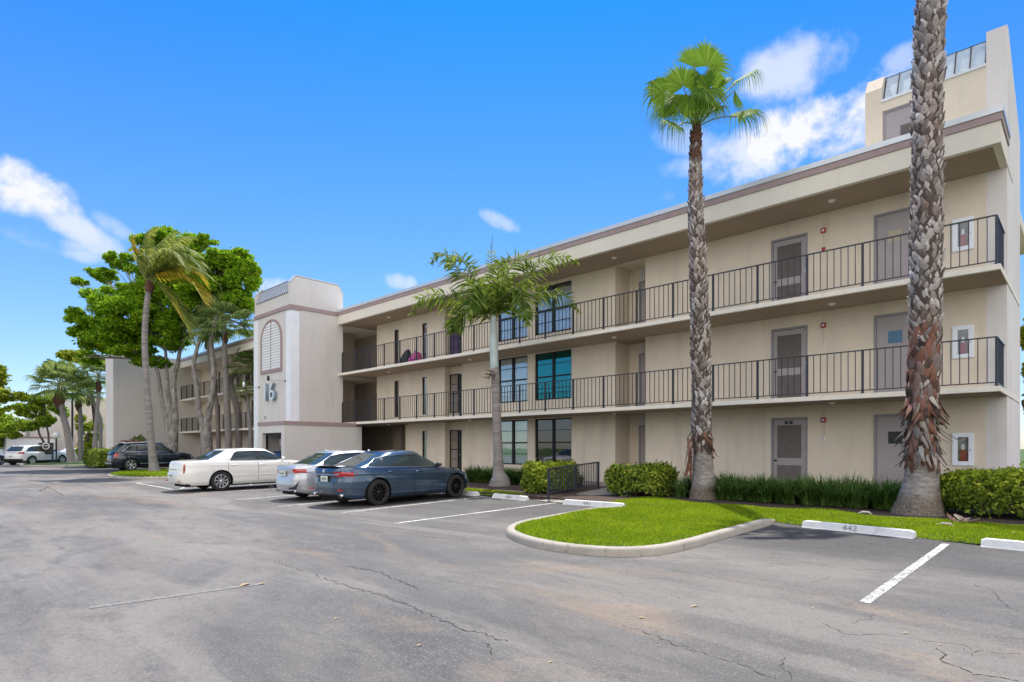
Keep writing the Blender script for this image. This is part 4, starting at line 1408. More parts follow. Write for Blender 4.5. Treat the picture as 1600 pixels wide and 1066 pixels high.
def car(name, label, cat, sp, loc, rot, scale, group=None):
    root = thing(name, label, cat, loc, rot, group)
    root.scale = (scale,) * 3
    L, W, H = sp['L'], sp['W'], sp['H']; a0 = L / 2; w0 = W / 2
    xw = sp['axles']; rw = sp['rw']; ra = sp.get('ra', rw + .055)
    paint = sp['paint']
    sill = sp.get('sill', .20)
    zsh = sp['shoulder']; npl = sp.get('npl', 4.2)
    seams = sp['seams']

    def zb(x):
        z = ip(x, sp.get('under', [(-a0, .29), (-a0 + .35, .22), (xw[0], sill), (xw[1], sill), (a0 - .35, .2), (a0, .24)]))
        for c in xw:
            d = np.abs(x - c)
            z = np.where(d < ra, np.maximum(z, rw + np.sqrt(np.maximum(ra * ra - d * d, 0)) * 1.0), z)
        return z
    # side stations
    xi_max = .90
    xs = list(np.arange(-a0 * xi_max, a0 * xi_max, .05))
    for c in xw:
        xs += list(c + ra * np.cos(np.linspace(0, np.pi, 26))) + [c - ra - .002, c + ra + .002]
    for s in seams: xs += [s - .006, s + .006]
    xs = np.array(sorted(x for x in xs if abs(x) < a0 * xi_max))
    xs = xs[np.concatenate([[True], np.diff(xs) > .0015])]
    yk = (1 - xi_max ** npl) ** (1 / npl)
    cy = np.linspace(0, yk, 16)[:-1]
    cxi = (1 - cy ** npl) ** (1 / npl)
    XI = np.concatenate([-cxi, xs / a0, cxi[::-1]])
    YF = np.concatenate([cy, (1 - np.abs(xs / a0) ** npl) ** (1 / npl), cy[::-1]])
    nS = len(XI)
    T = np.concatenate([np.linspace(0, .86, 24), np.linspace(.88, 1, 8)])
    nT = len(T)
    Wt = sp.get('Wt', [(0, .90), (.12, .955), (.35, .99), (.55, 1.0), (.8, .985), (.93, .95), (1, .90)])
    er = sp.get('er', [(0, .95), (.15, .985), (.35, 1.0), (.6, .995), (.9, .965), (1, .94)])
    ef = sp.get('ef', [(0, .95), (.15, .99), (.35, 1.0), (.6, .985), (.9, .93), (1, .90)])
    xn = XI * a0
    Zb = zb(xn); Zs = ip(xn, zsh)
    P = np.zeros((nT, nS, 3))
    for i, t in enumerate(T):
        z = Zb + (Zs - Zb) * t
        h = np.clip((z - sill) / np.maximum(Zs - sill, .1), 0, 1)
        ext = np.where(XI < 0, ip(h, er), ip(h, ef))
        x = xn * (1 + (ext - 1) * np.abs(XI) ** 8)
        y = w0 * ip(h, Wt) * YF
        # a light crease along the doors
        y = y + .010 * np.exp(-((h - .83) / .035) ** 2) * (YF > .5) - .010 * np.exp(-((h - .42) / .2) ** 2) * (np.abs(XI) < .62)
        P[i] = np.stack([x, y, z], 1)
    parts = {}
    mats = {}

    def addq(nm, mat, q):
        parts.setdefault(nm, []).append(q); mats[nm] = mat

    def emit(grid, classify):
        for side in (1, -1):
            G = grid * np.array([1, side, 1])
            A, B_, C, D = G[:-1, :-1], G[:-1, 1:], G[1:, 1:], G[1:, :-1]
            for i in range(G.shape[0] - 1):
                for j in range(G.shape[1] - 1):
                    q = (A[i, j], B_[i, j], C[i, j], D[i, j])
                    c = (q[0] + q[1] + q[2] + q[3]) / 4
                    nm, mat = classify(c[0], abs(c[1]), c[2], side, i, j)
                    if nm is None: continue
                    addq(nm, mat, q if side < 0 else q[::-1])
    # lower body + hood/deck cap
    regs = sp['regions']

    def cls(x, y, z, s, i, j):
        sd = 'r' if s < 0 else 'l'
        for (nm, mat, x0, x1, y0, y1, z0, z1) in regs:
            if x0 <= x <= x1 and y0 <= y <= y1 and z0 <= z <= z1: return (nm + ':' + sd if nm in ('tail_light', 'headlight', 'fog_light', 'side_trim') else nm), mat
        if y > w0 * .6 and abs(x) < a0 * .88:
            for sx in seams:
                if abs(x - sx) < .0062 and z > sill + .04: return 'door_gap', M['under']
            for k in range(len(seams) - 1):
                if seams[k + 1] < x < seams[k] and z > sill + .05: return 'door:%s%d' % (sd, k), paint
        return 'body', paint
    emit(P, cls)
    K = 10
    top = P[-1]
    cap = np.zeros((K + 1, nS, 3))
    for k in range(K + 1):
        f = 1 - k / K
        cr = ip(xn, sp.get('crown', [(-a0, .02), (0, .05), (a0, .02)]))
        cap[k] = np.stack([top[:, 0], top[:, 1] * f, top[:, 2] + cr * (1 - f ** 2.2) + .0], 1)
    emit(cap, cls)
    # greenhouse
    gh = sp['gh']
    xr0, xf0, xr1, xf1 = gh['x']
    ng = gh.get('n', 5.0)
    tg = np.concatenate([np.linspace(0, .84, 24), np.linspace(.87, 1, 8)])
    c0, h0 = (xr0 + xf0) / 2, (xf0 - xr0) / 2
    kk = .93; yk2 = (1 - kk ** ng) ** (1 / ng)
    gy = np.linspace(0, yk2, 26)[:-1]; gxi = (1 - gy ** ng) ** (1 / ng)
    side = np.linspace(-kk, kk, 110)
    XG = np.concatenate([-gxi, side, gxi[::-1]]); YG = np.concatenate([gy, (1 - np.abs(side) ** ng) ** (1 / ng), gy[::-1]])
    wb_, wt_ = gh['w']
    G = np.zeros((len(tg), len(XG), 3))
    for i, t in enumerate(tg):
        rear = ip(t, gh['rear']); front = ip(t, gh['front'])       # fraction from base to header
        xr = xr0 + (xr1 - xr0) * rear; xf = xf0 + (xf1 - xf0) * front
        x = np.where(XG < 0, (xr + xf) / 2 + XG * ((xf - xr) / 2), (xr + xf) / 2 + XG * ((xf - xr) / 2))
        w = (wb_ + (wt_ - wb_) * t ** 1.25)
        if t > .84: w -= .07 * ((t - .84) / .16) ** 2.2
        zbase = ip(x, zsh) + ip(x, sp.get('crown', [(-a0, .02), (0, .05), (a0, .02)])) * .2 - .02
        zroof = ip(x, gh['roof'])
        G[i] = np.stack([x, w * YG, zbase + (zroof - zbase) * t], 1)
    dlo = gh['dlo']; bars = gh.get('bars', []); ws = gh.get('ws', (.06, .95, .9)); rwn = gh.get('rw', (.08, .93, .86))

    def inside(x, z, Pp):
        r = False; j = len(Pp) - 1
        for i in range(len(Pp)):
            if (Pp[i][1] > z) != (Pp[j][1] > z) and x < (Pp[j][0] - Pp[i][0]) * (z - Pp[i][1]) / (Pp[j][1] - Pp[i][1]) + Pp[i][0]: r = not r
            j = i
        return r

    def clsg(x, y, z, s, i, j):
        t = tg[i]; xi = XG[j]; sd = 'r' if s < 0 else 'l'
        yy = y / (wb_ + (wt_ - wb_) * t ** 1.25)
        if xi > .9 and yy < ws[2]: return ('windscreen', M['carglass']) if ws[0] < t < ws[1] else ('body', paint)
        if xi < -.9 and yy < rwn[2]: return ('rear_window', M['carglass']) if rwn[0] < t < rwn[1] else ('body', paint)
        if abs(xi) < .965 and inside(x, z, dlo):
            for b in bars:
                if abs(x - b[0] - b[2] * (z - 1.1)) < b[1]: return 'pillar_trim:%s%d' % (sd, bars.index(b)), M['carblack']
            k = sum(1 for b in bars if x < b[0] + b[2] * (z - 1.1))
            return 'window:%s%d' % (sd, k), M['carglass']
        return 'body', paint
    emit(G, clsg)
    K2 = 10; gc = np.zeros((K2 + 1, len(XG), 3)); gt = G[-1]
    for k in range(K2 + 1):
        f = 1 - k / K2
        gc[k] = np.stack([gt[:, 0], gt[:, 1] * f, gt[:, 2] + gh.get('crown', .045) * (1 - f ** 2)], 1)
    emit(gc, lambda x, y, z, s, i, j: ('body', gh.get('roofmat', paint)) if gh.get('roofmat') is None else ('roof_panel', gh['roofmat']))
    # weld each part and link
    objs = {}
    for nm, qs in parts.items():
        A = np.array(qs).reshape(-1, 3)
        key = np.round(A, 4); u, inv = np.unique(key, axis=0, return_inverse=True)
        F = inv.reshape(-1, 4)
        ok = np.array([len(set(f)) >= 3 for f in F]); F = F[ok]
        me = bpy.data.meshes.new(nm.split(':')[0])
        me.from_pydata(u.tolist(), [], [tuple(dict.fromkeys(f)) for f in F.tolist()])
        me.materials.append(mats[nm]); me.polygons.foreach_set('use_smooth', [True] * len(me.polygons)); me.update()
        o = link_mesh(nm.split(':')[0], me, root); objs[nm] = o
        o.data.set_sharp_from_angle(angle=R(38))

    # surface lookups for trims
    def side_y(x, z):
        zbase = float(ip(x, zsh)); zr = float(ip(x, gh['roof']))
        t = min(max((z - zbase) / (zr - zbase), 0), 1)
        xr = xr0 + (xr1 - xr0) * float(ip(t, gh['rear'])); xf = xf0 + (xf1 - xf0) * float(ip(t, gh['front']))
        xi = min(max((x - (xr + xf) / 2) / ((xf - xr) / 2), -1), 1)
        w = (wb_ + (wt_ - wb_) * t ** 1.25) - (.07 * ((t - .84) / .16) ** 2.2 if t > .84 else 0)
        return w * (1 - abs(xi) ** ng) ** (1 / ng)
    if gh.get('trim'):
        for s in (1, -1):
            m = MB(); pts = dlo + [dlo[0]]; path = []
            for a, b in zip(pts[:-1], pts[1:]):
                for k in range(6):
                    x = a[0] + (b[0] - a[0]) * k / 6; z = a[1] + (b[1] - a[1]) * k / 6
                    path.append((x, s * (side_y(x, z) + .004), z))
            path.append(path[0])
            m.tube(path, gh['trim'], 6, cap=False); m.build('window_trim', gh.get('trimmat', M['chrome']), root)
    # wheels
    for ci, c in enumerate(xw):
        for s in (1, -1):
            yo = s * (w0 - .02); ax = Vector((0, s, 0)); org = Vector((c, yo, rw))
            m = MB(); tw_ = .225
            m.lathe([(rw * .66, -tw_ + .01), (rw * .93, -tw_), (rw, -tw_ + .03), (rw, -.035), (rw * .965, -.008), (rw * .85, .002), (rw * .72, -.004), (rw * .69, -.012), (rw * .68, -.06)], org, ax, 40)
            wo = m.build('wheel', M['rubber'], root)
            m = MB(); rr = rw * .69; al = sp['rim']
            m.lathe([(rr, -.012), (rr - .008, -.004), (rr - .022, -.012), (rr - .03, -.07), (rr - .03, -.17)], org, ax, 40)
            ns, wsp = sp['spokes']
            tx = Vector((1, 0, 0)); tz = Vector((0, 0, 1))
            for k in range(ns):
                for off in ((-1, 1) if sp.get('twin') else (0,)):
                    th = 2 * math.pi * k / ns + .2
                    dr = tx * math.cos(th) + tz * math.sin(th); pr = tx * -math.sin(th) + tz * math.cos(th)
                    o_ = pr * (off * wsp * 1.1)
                    a = org + dr * .05 + o_ * .55 - ax * .022; b = org + dr * (rr - .015) + o_ * 1.15 - ax * .014
                    wi = wsp * (.75 if not sp.get('twin') else .5)
                    q = [a - pr * wi, a + pr * wi, b + pr * wsp * (.9 if not sp.get('twin') else .45), b - pr * wsp * (.9 if not sp.get('twin') else .45)]
                    m.prism(q, -ax * .03)
            m.lathe([(0, .0), (.05, -.004), (.06, -.02), (.06, -.05)], org - ax * .006, ax, 20)
            m.build('rim', al, wo)
            m = MB(); m.lathe([(0, -.12), (rr - .035, -.12)], org, ax, 28); m.lathe([(.03, -.085), (rr * .68, -.08), (rr * .68, -.1)], org, ax, 28); m.build('brake_disc', M['under'], wo)
            # dark wheel housing
            m = MB(); n = 20; vs = []
            for k in range(n + 1):
                th = math.pi * k / n * 1.12 - .19
                for yy in (0, 1):
                    vs.append((c + (ra + .012) * math.cos(th), s * (w0 - .04 - yy * .34), rw + (ra + .012) * math.sin(th)))
            m.add(vs, [(2 * k, 2 * k + 1, 2 * k + 3, 2 * k + 2) for k in range(n)])
            m.box(c - ra - .01, c + ra + .01, s * (w0 - .38) - .01, s * (w0 - .38) + .01, sill, rw + ra)
            m.build('wheel_housing', M['under'], root)
    m = MB(); m.box(-a0 + .25, a0 - .25, -w0 + .42, w0 - .42, .17, .5); m.box(xw[0] + ra + .02, xw[1] - ra - .02, -w0 + .14, w0 - .14, .17, .32)
    m.box(-a0 + .32, xw[0] - ra - .02, -w0 + .32, w0 - .32, .28, .45); m.box(xw[1] + ra + .02, a0 - .3, -w0 + .32, w0 - .32, .22, .45)
    m.build('underbody', M['under'], root)
    # mirrors, handles, plate
    mx, mz = sp['mirror']
    for s in (1, -1):
        yy = side_y(mx, mz) + .02
        m = MB(); m.lathe([(0, -.11), (.04, -.10), (.058, -.05), (.062, .03), (.045, .09), (0, .11)], (mx, s * (yy + .13), mz), (0, 1, 0), 16)
        m.tube([(mx, s * yy, mz - .05), (mx, s * (yy + .08), mz - .02)], .03, 8)
        m.build('mirror', sp.get('mirmat', paint), root)
        for k, (hx, hz) in enumerate(sp['handles']):
            key = 'door:%s%d' % ('l' if s > 0 else 'r', k)
            par = objs.get(key, root)
            h_ = (hz - sill) / (float(ip(hx, zsh)) - sill)
            y_ = w0 * float(ip(h_, Wt)) * (1 - abs(hx / a0) ** npl) ** (1 / npl)
            m = MB(); m.tube([(hx - .10, s * (y_ - .01), hz), (hx - .085, s * (y_ + .03), hz), (hx + .085, s * (y_ + .03), hz), (hx + .10, s * (y_ - .01), hz)], .014, 8)
            m.build('handle', sp.get('handlemat', paint), par)
    px, pz, pwid = sp['plate']
    m = MB(); m.box(px - .012, px + .01, -pwid, pwid, pz - .075, pz + .075); m.build('licence_plate', M['plate'], root, .004)
    m = MB(); [m.box(px - .0155, px - .0125, -pwid * .62 + k * pwid * .22, -pwid * .62 + k * pwid * .22 + pwid * .13, pz - .022, pz + .022) for k in range(6)]; m.build('plate_characters', simple('plate_ink', (.05, .16, .10), .5), root)
    sp.get('extra', lambda r, o: None)(root, objs)
    return root


def mazda_extra(root, objs):
    m = MB()
    m.tube([(-2.34, -.60, .86), (-2.405, -.40, .845), (-2.425, 0, .85), (-2.405, .40, .845), (-2.34, .60, .86)], .016, 6); m.build('chrome_bar', M['chrome'], root)
    for s in (1, -1):
        m = MB(); m.lathe([(.035, 0), (.045, .002), (.045, .12), (.035, .12)], (-2.23, s * .62, .31), (-1, 0, 0), 16); m.build('exhaust_tip', M['chrome'], root)
        m = MB(); m.box(-2.40, -2.36, s * .66 - .09, s * .66 + .09, .44, .475); m.build('reflector', M['tail'], root)
    m = MB(); m.prism([(-2.30, -.54, 1.03), (-2.345, -.4, 1.05), (-2.37, 0, 1.06), (-2.345, .4, 1.05), (-2.30, .54, 1.03), (-2.2, .5, 1.03), (-2.2, -.5, 1.03)], (0, 0, .014)); m.build('boot_spoiler', M['carblack'], root)
    m = MB(); m.lathe([(0, 0), (.04, 0), (.028, .03), (0, .055)], (-1.0, 0, 1.43), (0, 0, 1), 12); m.build('antenna', M['glassw'], root)
    m = MB(); m.lathe([(.0, 0), (.05, 0), (.045, .008), (0, .01)], (-2.425, 0, .92), (-1, 0, 0), 18); m.build('badge', M['chrome'], root)


blue = dict(L=4.87, W=1.84, H=1.45, axles=(-1.32, 1.51), rw=.345, paint=M['p_blue'], sill=.2,
            shoulder=[(-2.44, .98), (-2.3, 1.02), (-1.8, 1.015), (-1.0, .985), (0, .945), (.9, .92), (1.4, .875), (1.9, .79), (2.25, .70), (2.44, .62)],
            crown=[(-2.44, .02), (-1.8, .05), (0, .03), (1.0, .07), (1.8, .07), (2.44, .03)], seams=[1.02, -.10, -1.06],
            er=[(0, .93), (.12, .965), (.35, .99), (.55, .985), (.72, .975), (.93, 1.0), (1, .985)],
            gh=dict(x=(-2.02, 1.28, -.92, .30), w=(.835, .60), n=4.6, rear=[(0, 0), (.5, .5), (.85, .86), (.95, .97), (1, 1.0)], front=[(0, 0), (.6, .62), (.9, .93), (1, 1)],
                    roof=[(-2.1, 1.30), (-1.3, 1.36), (-.7, 1.41), (-.2, 1.425), (.3, 1.41), (.9, 1.36), (1.3, 1.3)], dlo=[(-1.60, 1.03), (-1.50, 1.10), (-1.2, 1.245), (-.85, 1.315), (-.2, 1.345), (.22, 1.325), (.92, 1.005), (.90, .975), (-.1, .985), (-1.4, 1.015)],
                    bars=[(-.10, .045, -.12), (-1.12, .02, .35)], trim=.013, crown=.03),
            regions=[('tail_light', M['tail'], -2.5, -2.05, .42, 1.0, .80, .915), ('tail_light', M['tail'], -2.5, -1.92, .80, 1.0, .85, .91), ('headlight', M['head'], 2.0, 2.5, .48, 1.0, .60, .71), ('number_recess', M['carblack'], -2.5, -2.3, 0, .30, .66, .80),
                     ('lower_trim', M['carblack'], -2.5, -2.2, 0, .55, .0, .33), ('grille', M['carblack'], 2.2, 2.5, 0, .45, .35, .62)],
            spokes=(10, .018), rim=M['alloy_black'], mirror=(.83, 1.02), mirmat=M['carblack'], handles=[(.05, .86), (-.92, .885)], plate=(-2.405, .735, .155), extra=mazda_extra)


def bmw_extra(root, objs):
    for s in (1, -1):
        m = MB(); m.prism([(-2.36, s * .80, .36), (-2.30, s * .86, .62), (-2.375, s * .72, .44), (-2.385, s * .42, .40), (-2.385, s * .42, .36)], (-.008, 0, 0)); m.build('bumper_vent', M['carblack'], root)
        m = MB(); m.lathe([(.035, 0), (.045, .002), (.045, .1), (.035, .1)], (-2.17, s * .5, .29), (-1, 0, 0), 16); m.build('exhaust_tip', M['chrome'], root)
    m = MB(); m.prism([(-.98, -.015, 1.40), (-.74, -.015, 1.42), (-.95, -.006, 1.49), (-.98, -.006, 1.49)], (0, .03, 0)); m.build('antenna', M['p_silver'], root)


silver = dict(L=4.71, W=1.83, H=1.45, axles=(-1.30, 1.55), rw=.335, paint=M['p_silver'], sill=.2,
              shoulder=[(-2.36, .97), (-2.2, 1.01), (-1.7, 1.01), (-.8, .985), (0, .955), (.9, .935), (1.4, .90), (1.9, .83), (2.2, .74), (2.36, .66)],
              crown=[(-2.36, .02), (-1.8, .05), (0, .03), (1.0, .06), (1.8, .07), (2.36, .03)], seams=[.95, -.10, -1.0],
              er=[(0, .94), (.12, .975), (.35, 1.0), (.55, .99), (.75, .975), (.93, .985), (1, .975)],
              gh=dict(x=(-1.92, 1.12, -1.02, .22), w=(.83, .60), n=4.8, rear=[(0, 0), (.5, .48), (.85, .86), (1, 1.0)], front=[(0, 0), (.6, .62), (.9, .93), (1, 1)],
                      roof=[(-2.0, 1.30), (-1.3, 1.375), (-.7, 1.42), (-.2, 1.43), (.3, 1.41), (.9, 1.36), (1.3, 1.3)], dlo=[(-1.48, 1.045), (-1.42, 1.13), (-1.15, 1.275), (-.85, 1.335), (-.2, 1.36), (.15, 1.34), (.82, 1.02), (.80, .985), (-.1, 1.0), (-1.3, 1.02)],
                      bars=[(-.08, .045, -.1)], trim=.012, trimmat=M['carblack'], crown=.03),
              regions=[('tail_light', M['tail'], -2.4, -2.02, .46, 1.0, .82, .935), ('headlight', M['head'], 2.0, 2.5, .45, 1.0, .62, .74), ('number_recess', M['p_silver'], -2.5, -2.3, 0, .01, .68, .82),
                       ('lower_trim', M['carblack'], -2.5, -2.2, 0, .5, .0, .30), ('grille', M['carblack'], 2.2, 2.5, 0, .45, .45, .68)],
              spokes=(5, .022), twin=True, rim=M['alloy'], mirror=(.75, 1.03), handles=[(.0, .87), (-.9, .89)], plate=(-2.345, .80, .16), extra=bmw_extra)


def dts_extra(root, objs):
    m = MB(); m.box(-2.655, -2.63, -.45, .45, .755, .785); m.build('chrome_bar', M['chrome'], root)
    m = MB(); m.prism([(-2.60, -.02, .89), (-2.60, .02, .89), (-2.595, .035, .94), (-2.595, -.035, .94)], (-.012, 0, 0)); m.build('badge', M['chrome'], root)
    for s in (1, -1):
        m = MB(); m.box(-2.635, -2.6, s * .62 - .07, s * .62 + .07, .35, .385); m.build('reflector', M['tail'], root)
        m = MB(); m.box(-1.0, 1.15, s * .935 - .012, s * .935 + .012, .50, .53); m.build('body_side_moulding', M['p_white'], root)
    for s in (-1, 1):
        m = MB(); m.lathe([(.03, 0), (.04, .002), (.04, .1), (.03, .1)], (-2.42, s * .55, .30), (-1, 0, 0), 14); m.build('exhaust_tip', M['chrome'], root)


white = dict(L=5.27, W=1.90, H=1.46, axles=(-1.35, 1.59), rw=.335, paint=M['p_white'], sill=.22,
             shoulder=[(-2.64, .98), (-2.5, 1.03), (-2.0, 1.05), (-1.2, 1.03), (0, 1.0), (.9, .98), (1.5, .95), (2.1, .88), (2.45, .82), (2.64, .74)],
             crown=[(-2.64, .015), (-1.8, .03), (0, .02), (1.0, .04), (1.8, .05), (2.64, .02)], seams=[1.05, -.08, -1.12],
             er=[(0, .955), (.12, .985), (.3, 1.0), (.52, 1.0), (.56, .985), (.93, .972), (1, .962)], npl=5.2,
             Wt=[(0, .90), (.12, .96), (.35, .99), (.55, 1.0), (.8, .985), (.93, .955), (1, .91)],
             gh=dict(x=(-1.98, 1.22, -1.10, .42), w=(.86, .63), n=5.4, rear=[(0, 0), (.5, .46), (.85, .82), (1, 1.0)], front=[(0, 0), (.6, .6), (.9, .92), (1, 1)],
                     roof=[(-2.0, 1.36), (-1.2, 1.405), (-.7, 1.43), (-.2, 1.44), (.3, 1.42), (.9, 1.37), (1.3, 1.3)], dlo=[(-1.02, 1.065), (-.84, 1.30), (-.72, 1.345), (-.2, 1.365), (.3, 1.345), (.95, 1.06), (.95, 1.03), (-1.02, 1.045)],
                     bars=[(-.06, .055, -.06)], trim=.008, trimmat=M['carblack'], crown=.03),
             regions=[('tail_light', M['tail'], -2.7, -2.42, .70, 1.0, .64, 1.0), ('headlight', M['head'], 2.2, 2.7, .5, 1.0, .60, .80),
                      ('lower_trim', M['carblack'], -2.7, -2.3, 0, .9, .0, .27), ('grille', M['chrome'], 2.3, 2.7, 0, .4, .45, .78)],
             spokes=(9, .032), rim=M['alloy'], mirror=(.86, 1.07), handles=[(.05, .87), (-.92, .88)], plate=(-2.652, .55, .155), extra=dts_extra)


def suv_extra(root, objs):
    for s in (1, -1):
        m = MB(); m.tube([(-1.75, s * .60, 1.60), (-1.5, s * .61, 1.645), (-.4, s * .62, 1.665), (.35, s * .61, 1.62), (.5, s * .60, 1.57)], .022, 8); m.build('roof_rail', M['chrome'], root)
        m = MB(); m.box(-.95, 1.0, s * .94 - .01, s * .94 + .01, .42, .45); m.build('side_moulding', M['chrome'], root)
    m = MB(); m.prism([(-2.02, -.58, 1.56), (-2.02, .58, 1.56), (-1.7, .60, 1.60), (-1.7, -.60, 1.60)], (0, 0, .035)); m.build('roof_spoiler', M['p_navy'], root)
    m = MB(); m.box(-2.44, -2.40, -.7, .7, .42, .50); m.build('bumper_strip', M['steel'], root)
    m = MB(); m.box(-2.40, -2.37, -.45, .45, .93, .96); m.build('chrome_bar', M['chrome'], root)


suv = dict(L=4.83, W=1.90, H=1.68, axles=(-1.42, 1.44), rw=.37, paint=M['p_navy'], sill=.28,
           shoulder=[(-2.42, 1.02), (-2.2, 1.09), (-1.5, 1.09), (-.8, 1.06), (0, 1.04), (.9, 1.03), (1.4, 1.01), (1.9, .94), (2.2, .87), (2.42, .78)],
           crown=[(-2.42, .02), (-1.8, .03), (0, .02), (1.0, .06), (1.8, .07), (2.42, .03)], seams=[1.0, -.10, -1.02], npl=4.8,
           gh=dict(x=(-2.36, 1.30, -1.85, .45), w=(.85, .64), n=5.4, rear=[(0, 0), (.5, .5), (.85, .86), (1, 1.0)], front=[(0, 0), (.6, .62), (.9, .93), (1, 1)],
                   roof=[(-2.4, 1.50), (-1.8, 1.56), (-1.0, 1.61), (-.3, 1.635), (.4, 1.60), (.9, 1.5), (1.3, 1.4)], dlo=[(-1.86, 1.13), (-1.5, 1.42), (-1.3, 1.49), (-.3, 1.535), (.38, 1.51), (1.02, 1.13), (1.0, 1.085), (-1.8, 1.11)],
                   bars=[(-.1, .045, -.08), (-1.1, .035, .1)], trim=.016, crown=.03, rw=(.1, .9, .84)),
           regions=[('tail_light', M['tail'], -2.5, -2.05, .66, 1.0, .82, 1.02), ('headlight', M['head'], 2.0, 2.5, .5, 1.0, .70, .85),
                    ('lower_trim', M['carblack'], -2.5, -2.1, 0, 1, .0, .46), ('lower_trim', M['carblack'], -2.5, 2.5, .7, 1, .0, .36), ('grille', M['chrome'], 2.2, 2.5, 0, .45, .5, .8)],
           spokes=(6, .045), rim=M['alloy'], mirror=(.86, 1.15), mirmat=M['carblack'], handles=[(.02, .98), (-.92, 1.0)], handlemat=M['chrome'], plate=(-2.425, .72, .155), extra=suv_extra)


def put(x, y, heading):
    """x, y of the car's middle; heading = turn from +Y towards -X"""
    h = R(90) + R(heading)
    return (x, y, lot_z(y)), (0, -.0115 * math.cos(R(heading)), h)


car('parked_car', 'slate blue sedan with black wheels parked nearest the empty bays', 'car', blue, *put(-14.52, 10.25, 3.5), 1.0, 'cars parked in front of the building')
car('parked_car', 'pale silver sedan parked between the blue and the white sedan', 'car', silver, *put(-16.95, 10.25, 2), 1.0, 'cars parked in front of the building')
car('parked_car', 'pearl white sedan with upright red tail lights beside the hatched bay', 'car', white, *put(-23.3, 9.62, 0), 1.04, 'cars parked in front of the building')
_s = car('parked_car', 'dark navy crossover with chrome trim parked behind the coconut palm', 'car', suv, *put(-45.75, 12.35, 0), 1.06, 'cars parked in front of the building')
_s.scale.z = 1.13
suv2 = dict(suv); suv2.update(paint=M['p_white2'], extra=lambda r, o: None, regions=[('tail_light', M['tail'], -2.5, -2.0, .55, 1.0, .90, 1.04), ('lower_trim', M['carblack'], -2.5, -2.1, 0, 1, .0, .5), ('lower_trim', M['carblack'], -2.5, 2.5, .7, 1, .0, .36)])
car('parked_car', 'white utility vehicle seen from behind at the far left', 'car', suv2, *put(-71.2, 9.6, 38), 1.12, 'cars parked at the far end')
white2 = dict(white); white2.update(paint=M['p_white2'], extra=lambda r, o: None)
car('parked_car', 'white coupe parked behind the palm trunks at the far end', 'car', white2, *put(-82.6, 14.6, 0), 1.0, 'cars parked at the far end')
navy2 = dict(silver); navy2.update(paint=M['p_navy'], extra=lambda r, o: None)
car('parked_car', 'dark blue sedan cut off by the left edge of the photo', 'car', navy2, *put(-71.4, 5.1, 30), 1.05, 'cars parked at the far end')


# ------------------------------------------------------------------ vegetation
def unit(v):
    return v / np.maximum(np.linalg.norm(v, axis=-1, keepdims=True), 1e-9)


def quads(name, c, a, b, mat, parent=None, fold=0.):
    """diamond leaves: centre c, half length vector a, half width vector b"""
    n = np.cross(a, b); n = unit(n) * (np.linalg.norm(b, axis=1, keepdims=True) * fold)
    V = np.stack([c - a, c + b + n - a * .1, c + a, c - b + n - a * .1], 1).reshape(-1, 3)
    return np_mesh(name, V, np.arange(len(c) * 4).reshape(-1, 4), mat, parent)


def clump_leaves(r, clumps, n, size, inner=.35, up=.35):
    """points and axes for leaves spread through ellipsoid clumps (x,y,z,rx,ry,rz)"""
    C = np.array([c[:3] for c in clumps]); S = np.array([c[3:6] for c in clumps])
    vol = (S[:, 0] * S[:, 1] * S[:, 2]) ** (2 / 3); k = r.choice(len(clumps), n, p=vol / vol.sum())
    d = unit(r.normal(0, 1, (n, 3)))
    rad = (inner + (1 - inner) * r.random(n) ** .5)[:, None] * np.where(r.random((n, 1)) < .14, 1.22, 1)
    # lumpy outline
    lump = 1 + .18 * np.sin(d[:, 0:1] * 5 + k[:, None]) * np.cos(d[:, 1:2] * 6 + k[:, None] * 2) + .12 * np.sin(d[:, 2:3] * 9 + k[:, None] * 3)
    p = C[k] + d * rad * S[k] * lump
    a = unit(r.normal(0, 1, (n, 3)) + d * .4 - np.array([0, 0, .25])); nrm_ = unit(r.normal(0, .8, (n, 3)) + d * .6 + np.array([0, 0, up]))
    b = unit(np.cross(a, nrm_))
    s = size * r.uniform(.6, 1.3, n)[:, None]
    return p, a * s, b * s * .5


def sub_clumps(r, clumps, k, sc):
    """break big clumps into many small ones so the crown has gaps and lumps"""
    out = []
    for c in clumps:
        for _ in range(k):
            d = unit(r.normal(0, 1, 3)); q = r.uniform(.45, 1.0)
            s = sc * r.uniform(.6, 1.25)
            out.append((c[0] + d[0] * c[3] * q, c[1] + d[1] * c[4] * q, c[2] + d[2] * c[5] * q, c[3] * s, c[4] * s, max(c[5], c[4] * .45) * s))
    return out


